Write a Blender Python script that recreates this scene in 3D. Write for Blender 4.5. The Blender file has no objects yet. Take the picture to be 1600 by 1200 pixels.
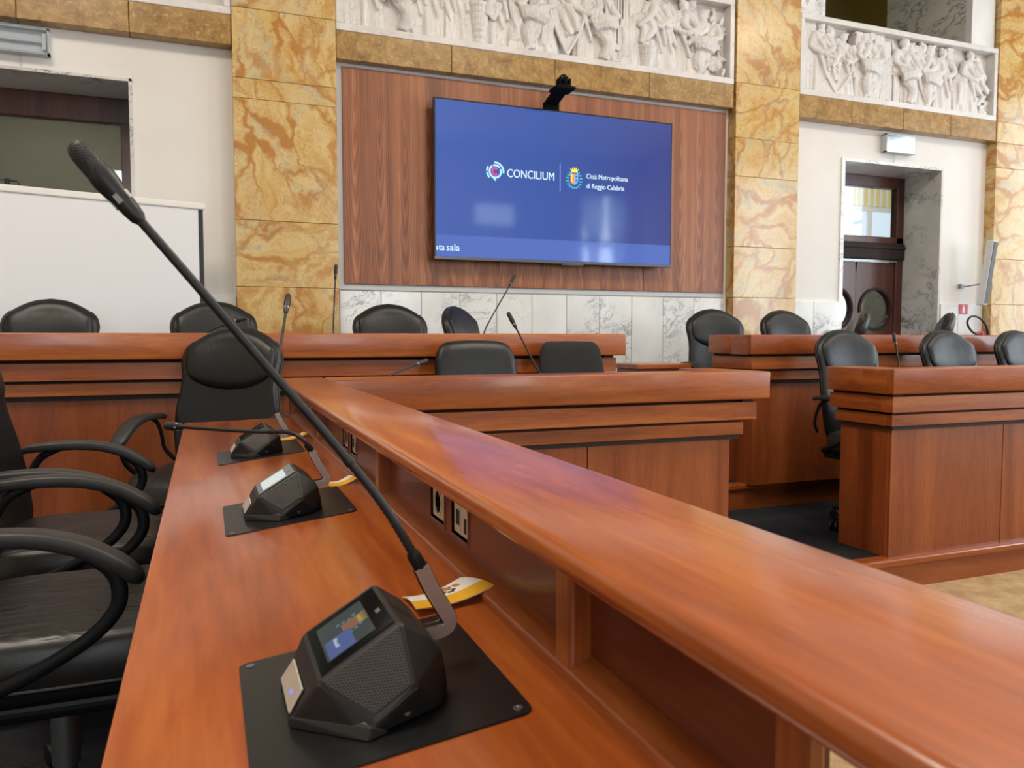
import bpy, bmesh, math, random
from mathutils import Vector, Matrix
PI = math.pi
R = math.radians
random.seed(7)
SC = bpy.context.scene
COL = SC.collection
ZO = 1.275                     # camera height above the hall floor
EYE = ZO

# ------------------------------------------------------------------ camera, world, lights, exposure
cd = bpy.data.cameras.new('camera'); cam = bpy.data.objects.new('camera', cd); COL.objects.link(cam)
cam.location = (0, 0, EYE)
yaw, pitch = 0.369966964, 0.0590942488
fw = Vector((math.sin(yaw)*math.cos(pitch), math.cos(yaw)*math.cos(pitch), -math.sin(pitch)))
rt = Vector((math.cos(yaw), -math.sin(yaw), 0)); up = rt.cross(fw)
cam.matrix_world = Matrix(((rt.x, up.x, -fw.x, 0), (rt.y, up.y, -fw.y, 0), (rt.z, up.z, -fw.z, EYE), (0, 0, 0, 1)))
cd.sensor_width = 36.0; cd.lens = 1233.94/1600*36; cd.clip_start = 0.02; cd.clip_end = 100
cd.dof.use_dof = True; cd.dof.focus_distance = 1.7; cd.dof.aperture_fstop = 13
SC.camera = cam
SC.view_settings.view_transform = 'Standard'; SC.view_settings.look = 'None'
SC.view_settings.exposure = 0.32; SC.view_settings.gamma = 1.0; SC.view_settings.use_curve_mapping = False
W = bpy.data.worlds.new('sky'); SC.world = W; W.use_nodes = True
W.node_tree.nodes['Background'].inputs[0].default_value = (.75, .86, 1, 1)
W.node_tree.nodes['Background'].inputs[1].default_value = 1.0

def area(name, loc, target, sx, sy, power, color):
    l = bpy.data.lights.new(name, 'AREA'); l.shape = 'RECTANGLE'; l.size = sx; l.size_y = sy
    l.energy = power; l.color = color
    o = bpy.data.objects.new(name, l); COL.objects.link(o); o.location = loc
    o.rotation_euler = (Vector(target)-Vector(loc)).to_track_quat('-Z', 'Y').to_euler()
    return o
DAY = (.80, .91, 1.0); WARM = (1.0, .89, .75)
for k, y in enumerate((4.3, 1.2, -1.9)):
    area('window_daylight', (10.9, y, ZO+1.5), (0, y, ZO+1.2), 1.5, 3.6, (40, 84, 140)[k], DAY)
for k, x in enumerate((4.2, -1.2)):
    area('window_daylight', (x, -6.85, ZO+2.0), (x, 0, ZO+1.0), 1.2, 3.4, 60, (.92, .96, 1.0))
for k, (x, y) in enumerate(((-1.6, 1.6), (3.2, 1.6), (7.4, 1.6))):
    area('ceiling_light', (x, y, ZO+4.55), (x, y, 0), 1.6, 1.6, (125, 96, 50)[k], WARM)

# ------------------------------------------------------------------ materials
def srgb(r, g, b):
    f = lambda c: (c/255/12.92) if c/255 <= .04045 else ((c/255+.055)/1.055)**2.4
    return (f(r), f(g), f(b), 1)
class NT:
    def __init__(s, name):
        s.m = bpy.data.materials.new(name); s.m.use_nodes = True; s.t = s.m.node_tree
        s.b = s.t.nodes['Principled BSDF']; s.out = s.t.nodes['Material Output']
    def n(s, typ, **kw):
        nd = s.t.nodes.new(typ)
        for k, v in kw.items():
            if hasattr(nd, k) and not k.startswith('i_'): setattr(nd, k, v)
        return nd
    def link(s, a, b): s.t.links.new(a, b)
    def val(s, sock, v):
        if hasattr(v, 'is_linked') or isinstance(v, bpy.types.NodeSocket): s.link(v, sock)
        else: sock.default_value = v
    def math(s, op, a, b=0.0, c=0.0):
        nd = s.n('ShaderNodeMath', operation=op)
        for i, v in enumerate((a, b, c)): s.val(nd.inputs[i], v)
        return nd.outputs[0]
    def coord(s, kind='Object'):
        return s.n('ShaderNodeTexCoord').outputs[kind]
    def mapping(s, vec, scale=(1, 1, 1), rot=(0, 0, 0), loc=(0, 0, 0)):
        nd = s.n('ShaderNodeMapping'); s.link(vec, nd.inputs['Vector'])
        nd.inputs['Scale'].default_value = scale; nd.inputs['Rotation'].default_value = rot; nd.inputs['Location'].default_value = loc
        return nd.outputs[0]
    def noise(s, vec, scale=5, detail=4, rough=.55, dist=0, out='Fac'):
        nd = s.n('ShaderNodeTexNoise'); s.link(vec, nd.inputs['Vector'])
        nd.inputs['Scale'].default_value = scale; nd.inputs['Detail'].default_value = detail
        nd.inputs['Roughness'].default_value = rough; nd.inputs['Distortion'].default_value = dist
        return nd.outputs[out]
    def ramp(s, fac, stops, interp='LINEAR'):
        nd = s.n('ShaderNodeValToRGB'); s.link(fac, nd.inputs[0]); cr = nd.color_ramp; cr.interpolation = interp
        while len(cr.elements) < len(stops): cr.elements.new(.5)
        for e, (p, c) in zip(cr.elements, stops):
            e.position = p; e.color = c if len(c) == 4 else (*c, 1)
        return nd.outputs[0]
    def mix(s, fac, a, b, mode='MIX'):
        nd = s.n('ShaderNodeMix', data_type='RGBA', blend_type=mode)
        s.val(nd.inputs[0], fac); s.val(nd.inputs[6], a); s.val(nd.inputs[7], b)
        return nd.outputs[2]
    def bump(s, h, strength=.2, dist=.01):
        nd = s.n('ShaderNodeBump'); nd.inputs['Strength'].default_value = strength; nd.inputs['Distance'].default_value = dist
        s.link(h, nd.inputs['Height']); s.link(nd.outputs[0], s.b.inputs['Normal'])
    def rand_coord(s, rot_axis=None, amount=40.0):
        """object coordinates shifted (and turned) by the object's own random number, so that every slab differs"""
        oi = s.n('ShaderNodeObjectInfo').outputs['Random']
        v = s.coord()
        if rot_axis:
            vr = s.n('ShaderNodeVectorRotate', rotation_type=rot_axis); s.link(v, vr.inputs['Vector'])
            s.link(s.math('MULTIPLY', oi, 40.0), vr.inputs['Angle']); v = vr.outputs[0]
        a = s.n('ShaderNodeVectorMath', operation='ADD'); s.link(v, a.inputs[0])
        cx = s.n('ShaderNodeCombineXYZ')
        s.link(s.math('MULTIPLY', oi, amount), cx.inputs[0]); s.link(s.math('MULTIPLY', oi, amount*1.7), cx.inputs[1]); s.link(s.math('MULTIPLY', oi, amount*.6), cx.inputs[2])
        s.link(cx.outputs[0], a.inputs[1])
        return a.outputs[0]
    def fin(s, color=None, rough=.5, metal=0, coat=0, coat_rough=.1, spec=.5):
        if color is not None: s.val(s.b.inputs['Base Color'], color)
        s.val(s.b.inputs['Roughness'], rough); s.b.inputs['Metallic'].default_value = metal
        s.b.inputs['Coat Weight'].default_value = coat; s.b.inputs['Coat Roughness'].default_value = coat_rough
        s.b.inputs['Specular IOR Level'].default_value = spec
        return s.m

def plain(name, c, rough=.5, metal=0, coat=0, spec=.5):
    return NT(name).fin(c, rough, metal, coat, spec=spec)

def wood(name, axis, dark, mid, light, rough=.33, coat=.25, knots=.55):
    n = NT(name); pf = 160 if knots else 70
    sc = {'x': (.8, 9, 9), 'y': (9, .8, 9), 'z': (9, 9, .8)}[axis]
    v = n.coord()
    big = n.noise(n.mapping(v, tuple(a*.34 for a in sc)), 1.6, 4, .6, 1.2)
    fine = n.noise(n.mapping(v, tuple(a*(5 if knots else 2.4) for a in sc)), 3.0, 3, .6, .4)
    pore = n.noise(n.mapping(v, {'x': (4, pf, pf), 'y': (pf, 4, pf), 'z': (pf, pf, 4)}[axis]), 1.0, 2, .5)
    f = n.math('ADD', n.math('MULTIPLY', big, .72), n.math('MULTIPLY', fine, .28))
    c = n.ramp(f, [(.30, dark), (.48, mid), (.68, light)])
    c = n.mix(n.math('MULTIPLY', n.ramp(pore, [(.60, (0, 0, 0)), (.75, (1, 1, 1))]), .16 if knots else .09), c, dark)
    knot = n.noise(n.mapping(v, tuple(a*.22 for a in sc), loc=(3, 5, 1)), 2.3, 2, .5, .6)
    c = n.mix(n.math('MULTIPLY', n.ramp(knot, [(.63, (0, 0, 0)), (.74, (1, 1, 1))]), knots), c, tuple(x*.5 for x in dark[:3])+(1,))
    return n.fin(c, n.math('ADD', n.math('MULTIPLY', big, .10), rough-.05), coat=coat, coat_rough=.12)

CD, CM, CL = srgb(106, 48, 17), srgb(152, 77, 29), srgb(188, 110, 46)
M = {}
for ax in 'xyz': M['cherry_'+ax] = wood('cherry wood along '+ax, ax, CD, CM, CL)
M['cherry_red'] = wood('cherry wood polished work surface', 'y', srgb(120, 54, 21), srgb(162, 80, 31), srgb(192, 110, 46), rough=.30, coat=.4, knots=0)
M['cherry_ledge'] = wood('cherry wood of the varnished ledge', 'y', srgb(122, 58, 28), srgb(174, 90, 38), srgb(212, 128, 56), rough=.26, coat=.55, knots=0)
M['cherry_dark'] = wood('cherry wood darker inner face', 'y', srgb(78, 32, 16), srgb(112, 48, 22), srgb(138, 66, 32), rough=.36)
for ax in 'xz': M['cherry_panel_'+ax] = wood('cherry veneer panel '+ax, ax, srgb(98, 44, 18), srgb(133, 65, 27), srgb(157, 85, 38), rough=.36, coat=.15)
M['door_wood'] = wood('dark brown door wood', 'z', srgb(52, 24, 16), srgb(78, 38, 26), srgb(104, 56, 38), rough=.4, coat=.2)
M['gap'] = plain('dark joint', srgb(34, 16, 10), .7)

def walnut():
    n = NT('crown cut walnut veneer'); v = n.coord()
    sep = n.n('ShaderNodeSeparateXYZ'); n.link(v, sep.inputs[0])
    wob = n.noise(n.mapping(v, (5, 5, 1.0)), 1.0, 3, .5)
    x = n.math('ADD', sep.outputs[0], n.math('MULTIPLY', n.math('SUBTRACT', wob, .5), .03))
    w = .38
    u = n.math('SUBTRACT', n.math('PINGPONG', x, w/2), w/4)                 # leaves mirrored side by side
    leaf = n.math('FLOOR', n.math('DIVIDE', x, w/2))
    z = n.math('ADD', sep.outputs[2], n.math('MULTIPLY', n.math('SINE', n.math('MULTIPLY', leaf, 0.0)), .05))
    d = n.math('MAXIMUM', n.math('MULTIPLY', n.math('ADD', z, -1.25), -.05), -.012)  # the cut runs into the log lower down
    r = n.math('SQRT', n.math('ADD', n.math('MULTIPLY', u, u), n.math('MULTIPLY', n.math('ADD', d, .015), n.math('ADD', d, .015))))
    ring = n.math('ADD', n.math('MULTIPLY', r, 88.0), n.math('MULTIPLY', n.noise(n.mapping(v, (26, 26, 1.6)), 1.0, 4, .6), 1.5))
    s1 = n.math('ADD', n.math('MULTIPLY', n.math('SINE', n.math('MULTIPLY', ring, 2*PI)), .5), .5)
    streak = n.noise(n.mapping(v, (16, 16, .25)), 1.0, 4, .6)
    pore = n.noise(n.mapping(v, (380, 380, 7)), 1.0, 2, .5)
    f = n.math('ADD', n.math('ADD', n.math('MULTIPLY', s1, .17), n.math('MULTIPLY', streak, .68)), n.math('MULTIPLY', pore, .14))
    c = n.ramp(f, [(.24, srgb(84, 46, 26)), (.42, srgb(130, 74, 42)), (.58, srgb(162, 98, 58)), (.76, srgb(192, 134, 88))])
    return n.fin(c, .42, coat=.12, coat_rough=.25)
M['walnut'] = walnut()

def yellow_marble():
    n = NT('golden yellow marble'); v = n.rand_coord('Y_AXIS')
    dist = n.noise(n.mapping(v, (1, 1, 1)), 2.2, 5, .6, 0, 'Color')
    a = n.n('ShaderNodeVectorMath', operation='MULTIPLY_ADD'); n.link(dist, a.inputs[0]); a.inputs[1].default_value = (.55, .55, .55); n.link(v, a.inputs[2])
    wv = a.outputs[0]
    base = n.ramp(n.noise(n.mapping(wv, (1.2, 1.2, 3.4)), 2.2, 6, .65, .5),
                  [(.28, srgb(188, 142, 70)), (.40, srgb(206, 170, 102)), (.52, srgb(216, 188, 130)), (.62, srgb(196, 180, 138)), (.72, srgb(180, 170, 142))])
    cloud = n.noise(n.mapping(wv, (1, 1, 2.2)), 1.3, 3, .5)
    base = n.mix(n.ramp(cloud, [(.52, (0, 0, 0)), (.72, (.55, .55, .55))]), base, srgb(200, 150, 66))
    vo = n.n('ShaderNodeTexVoronoi', feature='DISTANCE_TO_EDGE'); n.link(n.mapping(wv, (1, 1, 2.3)), vo.inputs['Vector']); vo.inputs['Scale'].default_value = 1.9
    width = n.noise(v, 2.6, 3, .5)
    e = n.math('SUBTRACT', vo.outputs['Distance'], n.math('MULTIPLY', n.ramp(width, [(.48, (0, 0, 0)), (.75, (1, 1, 1))]), .10))
    veins = n.ramp(e, [(.0, (.85, .85, .85)), (.02, (.5, .5, .5)), (.09, (0, 0, 0))])
    c = n.mix(n.math('MULTIPLY', veins, n.ramp(n.noise(v, 1.7, 2, .5), [(.34, (.15, .15, .15)), (.52, (1, 1, 1))])), base, srgb(176, 114, 40))
    thin = n.noise(n.mapping(wv, (1, 1, 2.5)), 4.5, 6, .7, .8)
    tv = n.ramp(n.math('ABSOLUTE', n.math('SUBTRACT', thin, .5)), [(.0, (.6, .6, .6)), (.022, (0, 0, 0))])
    c = n.mix(tv, c, srgb(168, 112, 44))
    return n.fin(c, .22, coat=.1)
M['yellow_marble'] = yellow_marble()

def white_marble(name, base1, base2, vein, scale=1.0, amount=.75, rough=.2, thr=.44):
    n = NT(name); v = n.rand_coord(None)
    vr = n.mapping(v, (scale, scale, scale), rot=(0, R(32), 0))
    big = n.noise(vr, 1.6, 4, .5)
    c = n.ramp(big, [(.35, base1), (.65, base2)])
    dist = n.noise(vr, 2.4, 5, .6, 0, 'Color')
    a = n.n('ShaderNodeVectorMath', operation='MULTIPLY_ADD'); n.link(dist, a.inputs[0]); a.inputs[1].default_value = (.5, .5, .5); n.link(vr, a.inputs[2])
    nn = n.noise(n.mapping(a.outputs[0], (1, 1, 2.8)), 2.4, 7, .62, .4)
    m1 = n.ramp(n.math('ABSOLUTE', n.math('SUBTRACT', nn, .5)), [(.0, (1, 1, 1)), (.018, (.25, .25, .25)), (.05, (0, 0, 0))])
    where = n.ramp(n.noise(vr, 1.3, 3, .5), [(thr, (0, 0, 0)), (thr+.14, (1, 1, 1))])
    f = n.math('MULTIPLY', n.math('MULTIPLY', m1, where), amount)
    return n.fin(n.mix(f, c, vein), rough, coat=.15)
M['white_marble'] = white_marble('white marble with grey veins', srgb(222, 222, 220), srgb(236, 236, 234), srgb(96, 102, 112), 1.6, 1.0, .2, .50)
M['reveal_marble'] = white_marble('grey veined marble', srgb(196, 196, 190), srgb(214, 212, 206), srgb(88, 90, 94), 1.3, 1.0, .28)
M['carved_marble'] = white_marble('carved white marble', srgb(214, 210, 206), srgb(228, 224, 220), srgb(180, 172, 168), 2.5, .5, .5)
def carve(m):
    n = NT.__new__(NT); n.m = m; n.t = m.node_tree; n.b = n.t.nodes['Principled BSDF']; v = n.coord()
    h = n.math('ADD', n.noise(n.mapping(v, (34, 34, 8)), 1.0, 2, .5, 1.2), n.math('MULTIPLY', n.noise(v, 70, 2, .5), .25))
    n.bump(h, .55, .018)
M['figure_marble'] = M['carved_marble'].copy(); M['figure_marble'].name = 'carved figure marble'; carve(M['figure_marble'])

def travertine():
    n = NT('brown fossil stone'); v = n.rand_coord(None)
    a = n.noise(v, 9, 6, .7, .6); b = n.noise(v, 34, 4, .7, .3)
    c = n.ramp(a, [(.3, srgb(120, 84, 36)), (.5, srgb(160, 122, 62)), (.7, srgb(186, 150, 92))])
    c = n.mix(n.ramp(b, [(.56, (0, 0, 0)), (.70, (.7, .7, .7))]), c, srgb(206, 178, 128))
    c = n.mix(n.ramp(b, [(.30, (.7, .7, .7)), (.42, (0, 0, 0))]), c, srgb(112, 76, 34))
    return n.fin(c, .28, coat=.12)
M['travertine'] = travertine()

def plaster(name, c1, c2):
    n = NT(name); v = n.coord()
    f = n.noise(v, .9, 4, .6); c = n.ramp(f, [(.3, c1), (.7, c2)])
    n.bump(n.noise(v, 60, 3, .6), .04, .004)
    return n.fin(c, .75, spec=.25)
M['plaster'] = plaster('white painted plaster', srgb(226, 222, 216), srgb(236, 233, 228))
M['olive_wall'] = plaster('olive yellow paint', srgb(176, 160, 92), srgb(186, 170, 104))
M['cream_wall'] = plaster('cream plaster', srgb(214, 206, 190), srgb(224, 216, 202))
M['corridor_wall'] = plaster('pale corridor paint', srgb(225, 222, 212), srgb(232, 228, 220))

def carpet(name, c1, c2, scale):
    n = NT(name); v = n.coord()
    f = n.math('ADD', n.math('MULTIPLY', n.noise(v, scale, 5, .7), .6), n.math('MULTIPLY', n.noise(v, 180, 2, .6), .4))
    n.bump(n.noise(v, 260, 2, .6), .5, .006)
    return n.fin(n.ramp(f, [(.36, c1), (.64, c2)]), .95, spec=.1)
M['dark_carpet'] = carpet('charcoal carpet', srgb(22, 24, 28), srgb(52, 54, 58), 2.5)
M['beige_carpet'] = carpet('beige carpet', srgb(150, 122, 88), srgb(196, 170, 132), 7)

def leather(name, c, rough=.42, scale=1.0, crease=0.0):
    n = NT(name); v = n.coord()
    grain = n.n('ShaderNodeTexVoronoi'); n.link(v, grain.inputs['Vector']); grain.inputs['Scale'].default_value = 300*scale
    wr = n.noise(n.mapping(v, (16, 5, 8)), 1.4, 3, .55, .9)
    h = n.math('ADD', n.math('MULTIPLY', grain.outputs['Distance'], .10), n.math('MULTIPLY', wr, 1.0))
    if crease:
        cr = n.noise(n.mapping(v, (15, 2.4, 6)), 1.0, 2, .5, 1.6); nz = n.n('ShaderNodeSeparateXYZ'); n.link(n.n('ShaderNodeNewGeometry').outputs['Normal'], nz.inputs[0]); top = n.ramp(nz.outputs[2], [(.72, (0, 0, 0)), (.95, (1, 1, 1))]); cr = n.math('MULTIPLY', cr, 1.0); h = n.math('ADD', n.math('MULTIPLY', h, .3), n.math('MULTIPLY', n.math('MULTIPLY', top, n.ramp(cr, [(.35, (0, 0, 0)), (.5, (1, 1, 1)), (.65, (.2, .2, .2))])), crease))
    n.bump(h, .12 if not crease else .30, .012)
    return n.fin(c, n.math('ADD', n.math('MULTIPLY', wr, .12), rough-.06), spec=.45)
M['leather'] = leather('black leather', srgb(17, 17, 19), .40)
M['seat_leather'] = leather('black creased leather', srgb(36, 34, 33), .38, crease=1.2)
M['black_fabric'] = leather('black woven fabric', srgb(34, 35, 34), .9, 2)
M['black_plastic'] = plain('black plastic', srgb(22, 22, 23), .5, spec=.3)
M['camera_black'] = plain('matt black camera housing', srgb(16, 16, 16), .8, spec=.1)
M['arm_plastic'] = plain('soft black plastic', srgb(44, 43, 42), .5)
M['satin_black'] = plain('satin black metal plate', srgb(20, 20, 21), .36)
M['device_black'] = plain('matt charcoal plastic', srgb(33, 31, 31), .45)
M['device_edge'] = plain('lighter charcoal plastic', srgb(48, 46, 45), .42)
M['gooseneck'] = plain('black rubber coated tube', srgb(30, 29, 29), .5)
M['strap_metal'] = plain('brushed bronze grey metal', srgb(184, 170, 160), .34, .6)
M['chrome'] = plain('bright chrome', srgb(215, 215, 215), .15, 1)
M['steel'] = plain('satin steel', srgb(150, 152, 155), .35, .9)
M['button'] = plain('cream metal button', srgb(216, 206, 190), .35, .35)
M['ivory'] = plain('ivory plastic', srgb(226, 216, 192), .4)
M['black'] = plain('black port', srgb(10, 10, 11), .5)
M['white_plastic'] = plain('white plastic', srgb(226, 228, 230), .45)
M['grey_plastic'] = plain('light grey plastic', srgb(196, 198, 200), .45)
M['screen_cloth'] = plain('white matt projection cloth', srgb(226, 226, 228), .8, spec=.2)
M['white_metal'] = plain('white lacquered metal', srgb(228, 226, 220), .4)
M['paper'] = plain('white card', srgb(238, 234, 228), .6)
M['paper_yellow'] = plain('yellow print', srgb(236, 176, 30), .6)
M['print_dark'] = plain('dark blue print', srgb(44, 46, 80), .6)
M['print_brown'] = plain('orange print', srgb(196, 120, 40), .6)
M['stripe_yellow'] = plain('pale yellow cloth', srgb(226, 204, 130), .8)
M['red'] = plain('red paint', srgb(196, 26, 40), .4)
M['sign_white'] = plain('white print', srgb(240, 240, 240), .5)
M['rubber'] = plain('black rubber hose', srgb(24, 24, 24), .5)
M['led_window'] = plain('frosted grey light ring', srgb(170, 166, 158), .4)
M['tv_black'] = plain('glossy black bezel', srgb(18, 18, 22), .25)
M['tv_silver'] = plain('dark silver bezel', srgb(92, 94, 104), .3, .6)

def emit(name, color, strength, rough=.5, base=(0, 0, 0, 1)):
    n = NT(name); n.fin(base, rough); n.b.inputs['Emission Strength'].default_value = strength
    n.val(n.b.inputs['Emission Color'], color)
    return n.m
M['daylight'] = emit('daylit curtained pane', srgb(226, 238, 250), 3.2)
M['daylight_bright'] = emit('bright daylit pane', srgb(222, 238, 252), 11)
M['corridor_light'] = emit('bright corridor window', srgb(222, 238, 250), 1.0)
M['ceiling_glow'] = emit('ceiling lamp diffuser', srgb(255, 240, 214), 2.5)
def sheer():
    n = NT('sheer white curtain'); 
    t = n.t; tr = n.n('ShaderNodeBsdfTranslucent'); tr.inputs[0].default_value = srgb(240, 244, 248); df = n.n('ShaderNodeBsdfDiffuse'); df.inputs[0].default_value = srgb(225, 228, 230); mx = n.n('ShaderNodeMixShader'); mx.inputs[0].default_value = .7; n.link(df.outputs[0], mx.inputs[1]); n.link(tr.outputs[0], mx.inputs[2]); n.link(mx.outputs[0], n.out.inputs[0]); return n.m
M['curtain'] = sheer()
def tv_screen():
    n = NT('lit blue screen'); v = n.coord('Generated')
    sep = n.n('ShaderNodeSeparateXYZ'); n.link(v, sep.inputs[0])
    c = n.ramp(sep.outputs[0], [(.0, srgb(70, 98, 176)), (.45, srgb(56, 88, 168)), (1.0, srgb(62, 72, 142))])
    strip = n.ramp(sep.outputs[2], [(.1395, (1, 1, 1)), (.1405, (0, 0, 0))])
    c = n.mix(strip, c, srgb(84, 112, 194))
    n.fin((.004, .004, .006, 1), .06); n.val(n.b.inputs['Emission Color'], c); n.b.inputs['Emission Strength'].default_value = .78
    return n.m
M['tv_screen'] = tv_screen()
def em(name, r, g, b, s=1.0): return emit(name, srgb(r, g, b), s)
M['lit_white'] = em('lit white lettering', 214, 240, 250)
M['lit_cyan'] = em('lit pale cyan', 168, 226, 244)
M['lit_pink'] = em('lit magenta', 222, 52, 136)
M['lit_line'] = em('lit pale blue line', 150, 170, 240)
M['lit_yellow'] = em('lit yellow', 250, 220, 70)
M['lit_orange'] = em('lit orange', 244, 140, 60)
M['lit_blue'] = em('lit sky blue', 110, 160, 225)
M['lit_navy'] = em('lit navy', 40, 50, 110)
M['lit_teal'] = em('lit teal', 40, 190, 200)
M['dim_screen'] = emit('dim device display', srgb(66, 74, 72), .55, .12, (.01, .01, .012, 1))
M['glare_screen'] = emit('device display with painted glare', srgb(196, 206, 204), .75, .2, (.02, .02, .02, 1))  # whitish reflection on the glass, painted in as an even glow
M['dev_blue'] = em('dim blue print', 70, 92, 150, .6); M['dev_yellow'] = em('dim yellow print', 176, 150, 62, .6)
M['dev_brown'] = em('dim brown print', 140, 92, 62, .6); M['dev_teal'] = em('dim teal print', 70, 112, 132, .6)
M['dev_white'] = em('dim white print', 180, 190, 205, .6)
M['dev_glass'] = plain('device glass', srgb(10, 10, 12), .08)
M['led'] = em('violet status light', 120, 110, 255, 1.5)

def grille():
    n = NT('perforated charcoal speaker cover'); v = n.coord()
    sep = n.n('ShaderNodeSeparateXYZ'); n.link(v, sep.inputs[0])
    p = 390.0
    row = n.math('MULTIPLY', sep.outputs[2], p*1.3)
    fl = n.math('FLOOR', row)
    fx = n.math('SUBTRACT', n.math('FRACT', n.math('ADD', n.math('MULTIPLY', sep.outputs[0], p), n.math('MULTIPLY', fl, .5))), .5)
    fz = n.math('SUBTRACT', n.math('FRACT', row), .5)
    d = n.math('SQRT', n.math('ADD', n.math('MULTIPLY', fx, fx), n.math('MULTIPLY', fz, fz)))
    hole = n.ramp(d, [(.26, (0, 0, 0)), (.36, (1, 1, 1))])
    n.bump(hole, .6, .001)
    return n.fin(n.mix(hole, srgb(10, 9, 9), srgb(66, 61, 58)), .5)
M['grille'] = grille()
def micgrille():
    n = NT('punched microphone grille'); v = n.coord()
    vo = n.n('ShaderNodeTexVoronoi'); n.link(v, vo.inputs['Vector']); vo.inputs['Scale'].default_value = 420; vo.inputs['Randomness'].default_value = .15
    f = n.ramp(vo.outputs['Distance'], [(.28, (0, 0, 0)), (.45, (1, 1, 1))])
    n.bump(f, .8, .002)
    return n.fin(n.mix(f, srgb(14, 13, 14), srgb(48, 44, 44)), .5)
M['mic_grille'] = micgrille()
def glass(name, tint, refl=.10, rough=.02):
    n = NT(name); t = n.t
    tr = n.n('ShaderNodeBsdfTransparent'); tr.inputs[0].default_value = tint
    gl = n.n('ShaderNodeBsdfGlossy'); gl.inputs['Roughness'].default_value = rough
    lw = n.n('ShaderNodeLayerWeight'); lw.inputs['Blend'].default_value = .25
    mx = n.n('ShaderNodeMixShader'); n.link(n.math('ADD', n.math('MULTIPLY', lw.outputs['Fresnel'], .8), refl), mx.inputs[0])
    n.link(tr.outputs[0], mx.inputs[1]); n.link(gl.outputs[0], mx.inputs[2]); n.link(mx.outputs[0], n.out.inputs[0])
    return n.m
M['glass'] = glass('clear door glass', (.93, .95, .95, 1), .02)
M['dark_glass'] = glass('dark smoked door glass', (.42, .44, .40, 1), .16)
M['lamp_cover'] = glass('clear ribbed lamp cover', (.93, .95, .97, 1), .04, .1)

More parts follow.
